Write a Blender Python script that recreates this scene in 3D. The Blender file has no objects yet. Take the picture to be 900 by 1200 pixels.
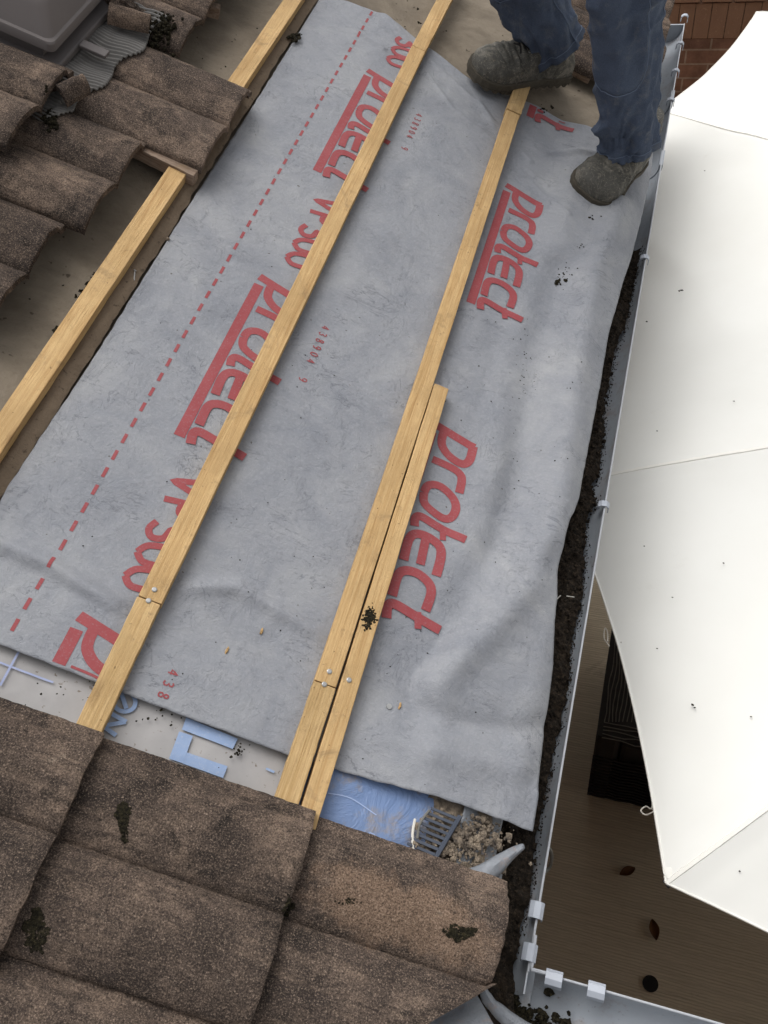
import bpy, bmesh, math, random
import numpy as np
from mathutils import Matrix, Vector, noise
random.seed(7)
R = math.radians
# ------------------------------------------------------------------ camera
F = 1000.; CX, CY = 450., 600.; H = 1.36; TH = R(25)
_Y = np.array([960.-CX, -929.-CY, F]); _Y /= np.linalg.norm(_Y)
_d = np.array([1., .40, -(_Y[0]+.40*_Y[1])/_Y[2]]); _d /= np.linalg.norm(_d)
_n = np.cross(_d, _Y); _n = -_n if _n[2] > 0 else _n
_X = math.cos(TH)*_d+math.sin(TH)*_n; _Z = math.cos(TH)*_n-math.sin(TH)*_d
def _ray(u, v): return np.array([(u-CX)/F, (v-CY)/F, 1.])
_r = _ray(695, 600); _P = _r*(-H/(_r@_n)); _O = (_P@_d)*_d+(_P@_Y)*_Y-H*_n
def at(u, v, n=0.):
    """measured photo position -> (s, y) on the roof slope at height n above it"""
    r = _ray(u, v); P = r*(-(H-n)/(r@_n))-_O
    return float(P@_d), float(P@_Y)
def atz(u, v, z):
    r = _ray(u, v); P = r*((z+_O@_Z)/(r@_Z))-_O
    return float(P@_X), float(P@_Y)
def aty(u, v, y):
    r = _ray(u, v); P = r*((y+_O@_Y)/(r@_Y))-_O
    return float(P@_X), float(P@_Z)

S = bpy.context.scene
cam = bpy.data.objects.new('camera', bpy.data.cameras.new('camera')); S.collection.objects.link(cam)
right = (_X[0], _Y[0], _Z[0]); up = (-_X[1], -_Y[1], -_Z[1]); back = (-_X[2], -_Y[2], -_Z[2])
cam.matrix_world = Matrix(((right[0], up[0], back[0], -_O@_X), (right[1], up[1], back[1], -_O@_Y), (right[2], up[2], back[2], -_O@_Z), (0, 0, 0, 1)))
cam.data.sensor_fit = 'VERTICAL'; cam.data.sensor_height = 24; cam.data.lens = 20
cam.data.clip_start = .02; cam.data.clip_end = 300
S.camera = cam
# ------------------------------------------------------------------ light (overcast)
SUN = Vector((-.30, .34, .89)).normalized()
wd = bpy.data.worlds.new('World'); S.world = wd; wd.use_nodes = True
nt = wd.node_tree; sky = nt.nodes.new('ShaderNodeTexSky'); sky.sky_type = 'NISHITA'; sky.sun_disc = False
sky.sun_elevation = math.asin(SUN.z); sky.sun_rotation = math.atan2(SUN.x, SUN.y)
sky.air_density = 1.0; sky.dust_density = 4.0; sky.ozone_density = 1.0
hs = nt.nodes.new('ShaderNodeHueSaturation'); hs.inputs['Saturation'].default_value = .12
nt.links.new(sky.outputs[0], hs.inputs['Color'])
bg = nt.nodes['Background']; bg.inputs[1].default_value = .15
nt.links.new(hs.outputs[0], bg.inputs[0])
sl = bpy.data.lights.new('sun', 'SUN'); sl.energy = 1.3; sl.angle = R(55); sl.color = (1, .97, .93)
sun = bpy.data.objects.new('sun', sl); S.collection.objects.link(sun)
sun.rotation_euler = SUN.to_track_quat('Z', 'Y').to_euler()
S.view_settings.view_transform = 'Standard'; S.view_settings.look = 'None'; S.view_settings.gamma = 1
S.view_settings.use_curve_mapping = False
S.view_settings.exposure = 0.31
# ------------------------------------------------------------------ frames and builders
c, s_ = math.cos(TH), math.sin(TH)
ROOF = Matrix(((c, 0, s_, 0), (0, 1, 0, 0), (-s_, 0, c, 0), (0, 0, 0, 1)))
WORLD = Matrix.Identity(4)
def r2w(s, y, n=0): return (s*c+n*s_, y, -s*s_+n*c)
def fbm(x, y, z=0, o=4): return noise.fractal(Vector((x, y, z)), 1.0, 2.0, o)
def nz(x, y, z=0): return noise.noise(Vector((x, y, z)))

class MB:
    def __init__(s): s.v = []; s.f = []
    def add(s, vs, fs):
        k = len(s.v); s.v += [tuple(map(float, p)) for p in vs]; s.f += [tuple(i+k for i in f) for f in fs]; return s
    def box(s, a, b):
        (x0, y0, z0), (x1, y1, z1) = a, b
        return s.add([(x0,y0,z0),(x1,y0,z0),(x1,y1,z0),(x0,y1,z0),(x0,y0,z1),(x1,y0,z1),(x1,y1,z1),(x0,y1,z1)],
                     [(0,3,2,1),(4,5,6,7),(0,1,5,4),(1,2,6,5),(2,3,7,6),(3,0,4,7)])
    def grid(s, fn, nu, nv, flip=False):
        vs = [fn(i/nu, j/nv) for j in range(nv+1) for i in range(nu+1)]
        fs = []
        for j in range(nv):
            for i in range(nu):
                a = j*(nu+1)+i; q = (a, a+1, a+nu+2, a+nu+1); fs.append(q[::-1] if flip else q)
        return s.add(vs, fs)
    def solid(s, top, bot, nu, nv):
        """closed slab between two surfaces"""
        vt = [top(i/nu, j/nv) for j in range(nv+1) for i in range(nu+1)]
        vb = [bot(i/nu, j/nv) for j in range(nv+1) for i in range(nu+1)]
        N = len(vt); fs = []
        for j in range(nv):
            for i in range(nu):
                a = j*(nu+1)+i; fs.append((a, a+1, a+nu+2, a+nu+1)); fs.append((N+a+nu+1, N+a+nu+2, N+a+1, N+a))
        bd = [i for i in range(nu+1)]+[j*(nu+1)+nu for j in range(1, nv+1)]+[nv*(nu+1)+i for i in range(nu-1, -1, -1)]+[j*(nu+1) for j in range(nv-1, 0, -1)]
        for a, b in zip(bd, bd[1:]+bd[:1]): fs.append((a, N+a, N+b, b))
        return s.add(vt+vb, fs)
    def tube(s, pts, r, seg=10, caps=True, flat=1.0):
        pts = [Vector(p) for p in pts]; rs = r if isinstance(r, (list, tuple)) else [r]*len(pts)
        vs = []; fs = []; prev = None
        for i, p in enumerate(pts):
            t = (pts[min(i+1, len(pts)-1)]-pts[max(i-1, 0)]).normalized()
            if prev is None:
                a = Vector((0, 0, 1)) if abs(t.z) < .9 else Vector((1, 0, 0)); prev = t.cross(a).normalized()
            prev = (prev-t*prev.dot(t)).normalized(); b = t.cross(prev)
            for k in range(seg):
                q = 2*math.pi*k/seg; vs.append(p+(prev*math.cos(q)+b*math.sin(q)*flat)*rs[i])
        for i in range(len(pts)-1):
            for k in range(seg):
                a = i*seg+k; b2 = i*seg+(k+1) % seg; fs.append((a, b2, b2+seg, a+seg))
        if caps: fs.append(tuple(range(seg))[::-1]); fs.append(tuple((len(pts)-1)*seg+k for k in range(seg)))
        return s.add(vs, fs)
    def blob(s, ctr, rad, seed=0, rough=.35, nu=10, nv=7):
        cx, cy, cz = ctr; rx, ry, rz = rad if isinstance(rad, (tuple, list)) else (rad,)*3
        vs = [(cx, cy, cz-rz*.8)]; fs = []
        for j in range(1, nv):
            for i in range(nu):
                a = 2*math.pi*i/nu; b = math.pi*j/nv-math.pi/2
                d = Vector((math.cos(a)*math.cos(b), math.sin(a)*math.cos(b), math.sin(b)))
                k = 1+rough*nz(d.x*2+seed*3.7, d.y*2, d.z*2+seed)*2
                vs.append((cx+d.x*rx*k, cy+d.y*ry*k, cz+d.z*rz*k))
        vs.append((cx, cy, cz+rz)); N = len(vs)-1
        for i in range(nu): fs.append((0, 1+(i+1) % nu, 1+i)); fs.append((N, N-nu+i, N-nu+(i+1) % nu))
        for j in range(nv-2):
            for i in range(nu):
                a = 1+j*nu+i; b = 1+j*nu+(i+1) % nu; fs.append((a, b, b+nu, a+nu))
        return s.add(vs, fs)
    def build(s, name, mat, parent=None, frame=WORLD, smooth=True, loc=None, bevel=0, autosm=35):
        if parent is not None: loc = parent['_loc']
        loc = Vector(loc) if loc is not None else Vector((0, 0, 0))
        me = bpy.data.meshes.new(name); me.from_pydata([Vector(p)-loc for p in s.v], [], s.f); me.update()
        bm = bmesh.new(); bm.from_mesh(me); bmesh.ops.recalc_face_normals(bm, faces=bm.faces) if bevel or getattr(s, 'fix', False) else None
        bm.to_mesh(me); bm.free()
        if smooth:
            me.polygons.foreach_set('use_smooth', [True]*len(me.polygons))
            if autosm: me.set_sharp_from_angle(angle=R(autosm))
        me.materials.append(mat)
        o = bpy.data.objects.new(name, me); S.collection.objects.link(o)
        if bevel:
            m = o.modifiers.new('bevel', 'BEVEL'); m.width = bevel; m.segments = 2; m.limit_method = 'ANGLE'
        if parent is not None: o.parent = parent
        else: o.matrix_world = frame @ Matrix.Translation(loc)
        return o
def tag(o, label=None, cat=None, group=None, kind=None):
    if label: o['label'] = label
    if cat: o['category'] = cat
    if group: o['group'] = group
    if kind: o['kind'] = kind
    return o
def thing(name, label, cat, loc, frame=ROOF, group=None):
    o = bpy.data.objects.new(name, None); S.collection.objects.link(o); o.empty_display_size = .05
    o['_loc'] = list(loc); o.matrix_world = frame @ Matrix.Translation(Vector(loc))
    return tag(o, label, cat, group)

# ------------------------------------------------------------------ materials
def srgb(r, g, b): return tuple(((x/255+.055)/1.055)**2.4 if x > 10 else x/255/12.92 for x in (r, g, b))+(1,)
class Mat:
    def __init__(s, name, rough=.8, spec=.3):
        s.m = bpy.data.materials.new(name); s.m.use_nodes = True; s.t = s.m.node_tree
        s.b = s.t.nodes['Principled BSDF']; s.b.inputs['Roughness'].default_value = rough
        s.b.inputs['Specular IOR Level'].default_value = spec
        s.tc = s.n('ShaderNodeTexCoord'); s.vec = s.tc.outputs['Object']; s._bump = None
    def n(s, k, **kw):
        x = s.t.nodes.new(k)
        for a, b in kw.items(): setattr(x, a, b)
        return x
    def l(s, a, b): s.t.links.new(a, b)
    def rnd(s):
        oi = s.n('ShaderNodeObjectInfo'); mul = s.n('ShaderNodeVectorMath', operation='SCALE'); mul.inputs['Scale'].default_value = 31.
        cmb = s.n('ShaderNodeCombineXYZ')
        for i in range(3): s.l(oi.outputs['Random'], cmb.inputs[i])
        s.l(cmb.outputs[0], mul.inputs[0]); ad = s.n('ShaderNodeVectorMath', operation='ADD'); s.l(s.vec, ad.inputs[0]); s.l(mul.outputs[0], ad.inputs[1]); s.vec = ad.outputs[0]; return s
    def map(s, scale, rot=(0, 0, 0)):
        m = s.n('ShaderNodeMapping'); m.inputs['Scale'].default_value = scale; m.inputs['Rotation'].default_value = rot; s.l(s.vec, m.inputs[0]); return m.outputs[0]
    def noise(s, scale, detail=4, rough=.6, vec=None, dist=0):
        x = s.n('ShaderNodeTexNoise'); x.inputs['Scale'].default_value = scale; x.inputs['Detail'].default_value = detail
        x.inputs['Roughness'].default_value = rough; x.inputs['Distortion'].default_value = dist; s.l(vec or s.vec, x.inputs['Vector']); return x.outputs['Fac']
    def vor(s, scale, vec=None, feature='F1', rand=1):
        x = s.n('ShaderNodeTexVoronoi', feature=feature); x.inputs['Scale'].default_value = scale; x.inputs['Randomness'].default_value = rand; s.l(vec or s.vec, x.inputs['Vector']); return x.outputs['Distance']
    def ramp(s, fac, stops):
        x = s.n('ShaderNodeValToRGB'); s.l(fac, x.inputs[0]); e = x.color_ramp.elements
        while len(e) < len(stops): e.new(.5)
        for k, (p, col) in enumerate(stops):
            e[k].position = p; e[k].color = col if isinstance(col, tuple) else (col, col, col, 1)
        return x.outputs['Color']
    def mix(s, fac, a, b, mode='MIX'):
        x = s.n('ShaderNodeMix', data_type='RGBA', blend_type=mode)
        for sock, val in ((x.inputs[0], fac), (x.inputs[6], a), (x.inputs[7], b)):
            if hasattr(val, 'is_output'): s.l(val, sock)
            else: sock.default_value = val
        return x.outputs[2]
    def math(s, op, a, b=0.):
        x = s.n('ShaderNodeMath', operation=op)
        for sock, val in ((x.inputs[0], a), (x.inputs[1], b)):
            if hasattr(val, 'is_output'): s.l(val, sock)
            else: sock.default_value = val
        return x.outputs[0]
    def col(s, v):
        if hasattr(v, 'is_output'): s.l(v, s.b.inputs['Base Color'])
        else: s.b.inputs['Base Color'].default_value = v
        return s
    def rough(s, v): s.l(v, s.b.inputs['Roughness']); return s
    def bump(s, h, strength, dist):
        x = s.n('ShaderNodeBump'); x.inputs['Strength'].default_value = strength; x.inputs['Distance'].default_value = dist
        s.l(h, x.inputs['Height'])
        if s._bump: s.l(s._bump, x.inputs['Normal'])
        s._bump = x.outputs[0]; s.l(s._bump, s.b.inputs['Normal']); return s

def m_tile(name='concrete_tile', patch=False):
    m = Mat(name, .97, .12); v0 = m.vec; m.rnd()
    oi = m.n('ShaderNodeObjectInfo')
    big = m.noise(7, 6, .7, dist=.5); med = m.noise(34, 6, .75); fine = m.noise(400, 4, .85); f2 = m.noise(210, 3, .7)
    st = m.noise(9, 6, .7, m.map((1.0, 5.5, 1)), dist=.4); st2 = m.noise(16, 5, .7, m.map((.7, 6, 1)))
    a = m.ramp(big, [(.36, srgb(58, 51, 47)), (.5, srgb(92, 80, 72)), (.62, srgb(134, 116, 102))])
    a = m.mix(m.ramp(st, [(.50, 0.), (.70, .65)]), a, srgb(136, 118, 103))
    a = m.mix(m.ramp(st2, [(.34, .65), (.50, 0.)]), a, srgb(56, 50, 47))
    a = m.mix(m.ramp(med, [(.38, .45), (.60, 0.)]), a, srgb(70, 62, 58))
    if patch:
        mp = m.n('ShaderNodeMapping'); mp.inputs['Location'].default_value = (-.06, -.17, 0); m.l(v0, mp.inputs[0]); mp.inputs['Scale'].default_value = (1, 3.1, 0)
        ln = m.n('ShaderNodeVectorMath', operation='LENGTH'); m.l(mp.outputs[0], ln.inputs[0])
        d = m.math('ADD', ln.outputs['Value'], m.math('MULTIPLY', m.math('SUBTRACT', m.noise(17, 7, .75), .5), .34))
        pc_ = m.mix(m.noise(50, 5, .75), srgb(104, 86, 72), srgb(146, 122, 103)); a = m.mix(m.ramp(d, [(.110, .8), (.170, 0.)]), a, pc_)
    dk = m.noise(13, 7, .75, dist=.6); a = m.mix(m.ramp(dk, [(.55, 0.), (.66, .8)]), a, srgb(40, 37, 35))
    li = m.noise(19, 7, .8, dist=.3); a = m.mix(m.ramp(li, [(.62, 0.), (.70, .55)]), a, srgb(146, 134, 120))
    a = m.mix(m.ramp(fine, [(.38, .85), (.50, 0.)]), a, srgb(36, 32, 30))
    a = m.mix(m.ramp(fine, [(.55, 0.), (.66, .8)]), a, srgb(176, 155, 137))
    a = m.mix(m.ramp(f2, [(.66, 0.), (.74, .7)]), a, srgb(170, 152, 134))
    a = m.mix(m.ramp(m.noise(150, 3, .6), [(.70, 0.), (.76, .7)]), a, srgb(28, 26, 25))
    hv = m.n('ShaderNodeHueSaturation'); m.l(a, hv.inputs['Color']); m.l(m.math('ADD', m.math('MULTIPLY', oi.outputs['Random'], .30), .88), hv.inputs['Value'])
    m.col(hv.outputs[0]); m.bump(fine, 1., .0022); m.bump(f2, .8, .003); m.bump(med, .6, .006); return m
TILE = m_tile().m
TILE2 = m_tile('concrete_tile_worn', True).m
def m_felt():
    m = Mat('old_felt', .85, .25)
    st = m.noise(6, 5, .6, m.map((1.5, 2.4, 1))); big = m.noise(4, 6, .65, dist=.5); fine = m.noise(160, 4, .7)
    a = m.ramp(big, [(.3, srgb(96, 87, 76)), (.52, srgb(122, 112, 98)), (.75, srgb(140, 129, 114))])
    a = m.mix(m.ramp(st, [(.5, 0.), (.72, .45)]), a, srgb(82, 73, 62))
    a = m.mix(m.ramp(fine, [(.56, 0.), (.78, .5)]), a, srgb(84, 72, 60))
    sp = m.noise(46, 2, .5); a = m.mix(m.ramp(sp, [(.70, 0.), (.74, .8)]), a, srgb(62, 52, 42))
    m.col(a); m.bump(big, .5, .02); m.bump(fine, .35, .002); m.bump(m.noise(13, 5, .7, dist=1), .5, .008); return m
FELT = m_felt().m
m = Mat('old_felt_dirt_shade', .85, .2); a = m.mix(m.noise(9, 6, .7), srgb(84, 72, 60), srgb(128, 112, 94)); m.col(m.mix(m.ramp(m.noise(90, 3), [(.6, 0.), (.7, .7)]), a, srgb(64, 54, 44))); m.bump(m.noise(40, 5, .7), .8, .006); FELT_DIRT_SHADE = m.m  # darker tone holds dirt plus the shadow beside the batten, painted in
def m_membrane():
    m = Mat('grey_underlay', .62, .35)
    cl = m.noise(5, 5, .65, dist=.6); mid = m.noise(34, 5, .75); fine = m.noise(600, 2, .7); fib = m.noise(120, 4, .8, m.map((1, 1.6, 1), (0, 0, .5)))
    a = m.ramp(cl, [(.3, srgb(118, 121, 128)), (.5, srgb(134, 136, 141)), (.72, srgb(150, 151, 153))])
    a = m.mix(m.ramp(mid, [(.35, .30), (.6, 0.)]), a, srgb(124, 128, 136))
    a = m.mix(m.ramp(fib, [(.5, 0.), (.75, .3)]), a, srgb(170, 171, 173))
    # hairline creases, dark lines painted into the colour as well as the bump
    for sc, k, r, lo in ((7, (1, 2.4, 1), .9, .30), (11, (2.2, 1, 1), -.3, .22), (18, (1, 1.8, 1), 2.2, .2)):
        q = m.noise(sc, 5, .6, m.map(k, (0, 0, r)), dist=1.2)
        line = m.ramp(m.math('ABSOLUTE', m.math('SUBTRACT', q, .5)), [(.0, 1.), (.011, 0.)])
        gate = m.ramp(m.noise(sc*.8, 3, .6, m.map((1, 1, 1), (0, 0, r+1))), [(.49, 0.), (.62, min(1, lo*1.7))])
        mm = m.math('MULTIPLY', line, gate)
        a = m.mix(mm, a, srgb(84, 88, 98)); m.bump(m.math('MULTIPLY', mm, -1.), .5, .003)
    sp = m.noise(95, 1, .4); a = m.mix(m.ramp(sp, [(.80, 0.), (.815, .8)]), a, srgb(80, 76, 72))
    m.col(a); m.bump(mid, .55, .004); m.bump(fine, .4, .0012)
    q = m.noise(16, 6, .75, dist=1.5); m.bump(q, .30, .008); cr = m.noise(9, 7, .8, m.map((1, 1.5, 1), (0, 0, .7)), dist=2.5); m.bump(cr, .22, .012); return m
MEM = m_membrane().m
def m_print(name, c1, c2, fade):
    m = Mat(name, .6, .3); f = m.noise(260, 3, .75); g = m.noise(30, 4, .7)
    a = m.mix(g, c1, c2); a = m.mix(m.ramp(f, [(.54, 0.), (.72, .6)]), a, fade); m.col(a); m.bump(m.noise(60, 4, .7), .2, .003); return m.m
RED = m_print('red_print', srgb(132, 54, 58), srgb(150, 72, 75), srgb(140, 112, 118))
BLUEP = m_print('blue_print', srgb(124, 146, 182), srgb(146, 163, 190), srgb(166, 172, 184))
BLUEPALE = m_print('pale_blue_print', srgb(140, 150, 186), srgb(160, 168, 194), srgb(176, 180, 190))
PALEP = m_print('pale_print', srgb(160, 176, 208), srgb(150, 168, 204), srgb(130, 154, 200))
m = Mat('old_white_underlay', .5, .4); a = m.mix(m.noise(12, 5, .7), srgb(140, 138, 138), srgb(166, 163, 161)); sp = m.noise(90, 3, .6); m.col(m.mix(m.ramp(sp, [(.66, 0.), (.72, .8)]), a, srgb(96, 78, 62))); m.bump(m.noise(9, 3, .5), .35, .008); OLDW = m.m
m = Mat('blue_sheet', .42, .45); a = m.mix(m.noise(10, 5, .7), srgb(92, 116, 158), srgb(120, 140, 174)); a = m.mix(m.ramp(m.noise(17, 6, .75), [(.52, 0.), (.64, .8)]), a, srgb(134, 128, 126)); m.col(a); m.bump(m.noise(14, 5, .7, dist=1), .5, .014); BLUES = m.m
def m_wood(name, c1, c2, c3, ax='y'):
    m = Mat(name, .78, .2).rnd()
    sc = (34, 1.1, 34) if ax == 'y' else (1.1, 34, 34)
    g = m.noise(3, 6, .65, m.map(sc), dist=.9); g2 = m.noise(3.2, 5, .7, m.map(tuple(x*3.2 for x in sc))); b = m.noise(5, 6, .65)
    a = m.ramp(g, [(.28, c3), (.42, c1), (.58, c2), (.75, c1)]); a = m.mix(m.ramp(g2, [(.48, 0.), (.72, .55)]), a, c3)
    a = m.mix(m.ramp(b, [(.40, .6), (.62, 0.)]), a, tuple(x*.72 for x in c1[:3])+(1,))
    kv = m.vor(3.3, m.map((2.6, 1.0, 2.6) if ax == 'y' else (1.0, 2.6, 2.6)))
    kd = m.math('ADD', kv, m.math('MULTIPLY', m.math('SUBTRACT', m.noise(60, 3), .5), .03))
    a = m.mix(m.ramp(kd, [(.035, .9), (.06, .45), (.12, 0.)]), a, srgb(96, 64, 38))
    d = m.noise(30, 6, .8); a = m.mix(m.ramp(d, [(.60, 0.), (.74, .6)]), a, srgb(112, 92, 68))
    f = m.noise(9, 6, .75, dist=1); a = m.mix(m.ramp(f, [(.56, 0.), (.68, .55)]), a, srgb(132, 110, 82))
    sp = m.noise(140, 2, .5); a = m.mix(m.ramp(sp, [(.72, 0.), (.77, .7)]), a, srgb(70, 54, 40))
    m.col(a); m.bump(g2, .6, .003); m.bump(m.noise(260, 4, .8), .6, .0015); m.bump(d, .4, .002); return m.m
WOOD = m_wood('pale_batten_wood', srgb(190, 156, 108), srgb(207, 175, 127), srgb(160, 122, 78))
WOOD2 = m_wood('aged_batten_wood', srgb(184, 153, 106), srgb(202, 172, 126), srgb(156, 122, 80))
OLDWOOD = m_wood('weathered_wood', srgb(132, 112, 96), srgb(168, 150, 134), srgb(96, 76, 62), 'x')
m = Mat('gutter_plastic', .42, .45); a = m.mix(m.noise(8, 5, .7), srgb(136, 142, 150), srgb(160, 165, 171)); d = m.noise(15, 7, .8); a = m.mix(m.ramp(d, [(.52, 0.), (.68, .6)]), a, srgb(128, 112, 100)); m.col(m.mix(m.ramp(m.noise(120, 4, .8), [(.62, 0.), (.72, .7)]), a, srgb(84, 74, 66))); m.bump(m.noise(60, 3), .1, .001); GUT = m.m
m = Mat('clip_plastic', .4, .45); m.col(m.mix(m.noise(30, 4), srgb(146, 152, 162), srgb(172, 177, 186))); CLIP = m.m
m = Mat('rim_plastic', .35, .5); m.col(m.mix(m.noise(50, 4), srgb(150, 154, 160), srgb(176, 178, 182))); RIM = m.m
def m_soil():
    m = Mat('wet_soil', .9, .2); f = m.noise(140, 5, .8); g = m.noise(26, 5, .7)
    a = m.ramp(f, [(.35, srgb(22, 19, 16)), (.52, srgb(50, 43, 36)), (.72, srgb(98, 84, 68))]); a = m.mix(m.ramp(g, [(.5, 0.), (.75, .5)]), a, srgb(64, 52, 40))
    v = m.vor(160); a = m.mix(m.ramp(v, [(.07, .7), (.12, 0.)]), a, srgb(128, 112, 92)); m.col(a); m.bump(f, 1., .006); return m.m
SOIL = m_soil()
m = Mat('moss', .95, .1); m.col(m.ramp(m.noise(220, 4, .8), [(.4, srgb(24, 22, 18)), (.6, srgb(50, 46, 34)), (.75, srgb(88, 78, 56))])); m.bump(m.noise(300, 3), 1., .003); MOSS = m.m
m = Mat('canopy_fabric', .75, .25); a = m.mix(m.noise(2.2, 6, .65), srgb(218, 217, 211), srgb(230, 230, 226)); a = m.mix(m.ramp(m.noise(5, 6, .7), [(.62, 0.), (.74, .35)]), a, srgb(192, 189, 178)); sp = m.noise(60, 2, .4); a = m.mix(m.ramp(sp, [(.82, 0.), (.84, .6)]), a, srgb(130, 122, 110)); m.col(a); m.bump(m.noise(2.2, 2, .4), .35, .03); CANV = m.m
m = Mat('seam_fabric', .75, .25); m.col(m.mix(m.noise(60, 4), srgb(226, 224, 216), srgb(234, 232, 226))); SEAM = m.m
def m_brick():
    m = Mat('brown_brick', .9, .2)
    mp = m.n('ShaderNodeMapping'); mp.inputs['Rotation'].default_value = (R(-90), 0, 0); m.l(m.vec, mp.inputs[0])
    sx = m.n('ShaderNodeSeparateXYZ'); m.l(m.vec, sx.inputs[0]); cb = m.n('ShaderNodeCombineXYZ')
    m.l(m.math('ADD', sx.outputs[0], sx.outputs[1]), cb.inputs[0]); m.l(sx.outputs[2], cb.inputs[1])
    b = m.n('ShaderNodeTexBrick'); m.l(cb.outputs[0], b.inputs['Vector']); b.inputs['Scale'].default_value = 1
    b.inputs['Brick Width'].default_value = .225; b.inputs['Row Height'].default_value = .072; b.inputs['Mortar Size'].default_value = .005; b.inputs['Mortar Smooth'].default_value = .3
    b.inputs['Color1'].default_value = srgb(146, 108, 90); b.inputs['Color2'].default_value = srgb(120, 90, 76); b.inputs['Mortar'].default_value = srgb(168, 146, 128)
    a = m.mix(m.ramp(m.noise(9, 6, .7), [(.4, 0.), (.7, .6)]), b.outputs['Color'], srgb(70, 50, 42)); a = m.mix(m.ramp(m.noise(60, 4), [(.6, 0.), (.75, .5)]), a, srgb(160, 124, 98))
    m.col(a); m.bump(b.outputs['Fac'], -.8, .006); m.bump(m.noise(120, 4), .5, .003); return m.m
BRICK = m_brick()
m = Mat('soldier_brick', .9, .2); a = m.mix(m.noise(8, 5, .7), srgb(126, 96, 78), srgb(152, 118, 96)); m.col(m.mix(m.ramp(m.noise(70, 4), [(.6, 0.), (.75, .5)]), a, srgb(188, 156, 128))); m.bump(m.noise(120, 4), .5, .003); SOLD = m.m
def m_ground():
    m = Mat('brushed_patio', .85, .25)
    st = m.noise(4, 5, .7, m.map((1.2, 34, 1))); big = m.noise(1.6, 6, .65); fn = m.noise(60, 4, .7, m.map((.4, 3, 1)))
    a = m.mix(big, srgb(190, 178, 156), srgb(220, 208, 184)); a = m.mix(m.ramp(st, [(.35, .35), (.6, 0.)]), a, srgb(140, 130, 112)); wv = m.n('ShaderNodeTexWave', wave_type='BANDS', bands_direction='Y'); wv.inputs['Scale'].default_value = 27; wv.inputs['Distortion'].default_value = 3.0; wv.inputs['Detail'].default_value = 3; m.l(m.vec, wv.inputs['Vector']); a = m.mix(m.ramp(wv.outputs['Fac'], [(.1, .22), (.5, 0.)]), a, srgb(110, 98, 82)); a = m.mix(m.ramp(fn, [(.55, 0.), (.75, .4)]), a, srgb(140, 124, 102))
    d = m.noise(3.2, 6, .7, dist=.6); a = m.mix(m.ramp(d, [(.62, 0.), (.74, .6)]), a, srgb(76, 66, 56)); m.col(a); m.bump(st, .5, .006); m.bump(fn, .3, .003); return m.m
GROUND = m_ground()
m = Mat('vent_plastic', .7, .3); m.col(m.mix(m.noise(6, 5, .6), srgb(96, 90, 89), srgb(114, 108, 106))); m.bump(m.noise(300, 3), .15, .0008); VENT = m.m
m = Mat('vent_plastic_dark', .6, .3); m.col(m.mix(m.noise(10, 5, .6), srgb(82, 78, 78), srgb(104, 98, 96))); VENTD = m.m
m = Mat('grey_flashing', .6, .35); a = m.mix(m.noise(14, 5, .7), srgb(98, 96, 94), srgb(122, 119, 115)); m.col(m.mix(m.ramp(m.noise(40, 4), [(.6, 0.), (.75, .5)]), a, srgb(84, 78, 72))); FLASH = m.m
m = Mat('lead', .5, .5); a = m.mix(m.noise(18, 6, .75), srgb(96, 100, 106), srgb(146, 150, 156)); m.col(m.mix(m.ramp(m.noise(26, 5, .7), [(.55, 0.), (.7, .7)]), a, srgb(150, 120, 102))); m.bump(m.noise(40, 5, .7, dist=1), .6, .008); LEAD = m.m
m = Mat('cement', .95, .15); m.col(m.ramp(m.noise(26, 6, .75, dist=.6), [(.36, srgb(64, 60, 58)), (.5, srgb(128, 116, 102)), (.7, srgb(160, 146, 128))])); m.bump(m.noise(80, 5, .8), 1., .006); CEM = m.m
m = Mat('comb_plastic', .45, .4); m.col(m.mix(m.noise(20, 4), srgb(48, 54, 66), srgb(78, 84, 96))); COMB = m.m
m = Mat('steel', .35, .5); m.b.inputs['Metallic'].default_value = .6; m.col(m.mix(m.noise(90, 3), srgb(150, 150, 150), srgb(186, 186, 184))); STEEL = m.m
m = Mat('white_fascia', .5, .4); m.col(m.mix(m.noise(8, 5), srgb(190, 188, 182), srgb(208, 206, 200))); FASC = m.m
def m_denim():
    m = Mat('navy_workwear', .88, .15)
    w = m.noise(500, 2, .7); big = m.noise(9, 6, .7); a = m.mix(big, srgb(58, 67, 84), srgb(85, 95, 112))
    a = m.mix(m.ramp(m.noise(22, 6, .75), [(.52, 0.), (.70, .55)]), a, srgb(110, 112, 114)); a = m.mix(m.ramp(w, [(.4, .3), (.6, 0.)]), a, srgb(40, 47, 60))
    m.col(a); m.bump(w, .35, .0012); m.bump(m.noise(26, 5, .65, dist=.8), .55, .010); return m.m
DENIM = m_denim()
m = Mat('seam_thread', .8, .2); m.col(m.mix(m.noise(200, 3), srgb(84, 96, 116), srgb(104, 114, 132))); THREAD = m.m
m = Mat('navy_jumper', .95, .1); m.col(m.mix(m.noise(30, 5), srgb(48, 52, 60), srgb(62, 66, 76))); m.bump(m.noise(400, 2), .4, .002); JUMP = m.m
m = Mat('skin', .55, .35); m.col(m.mix(m.noise(20, 4), srgb(206, 158, 134), srgb(190, 140, 118))); SKIN = m.m
m = Mat('short_hair', .8, .2); m.col(m.mix(m.noise(200, 3), srgb(52, 38, 28), srgb(80, 60, 44))); HAIR = m.m
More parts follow.
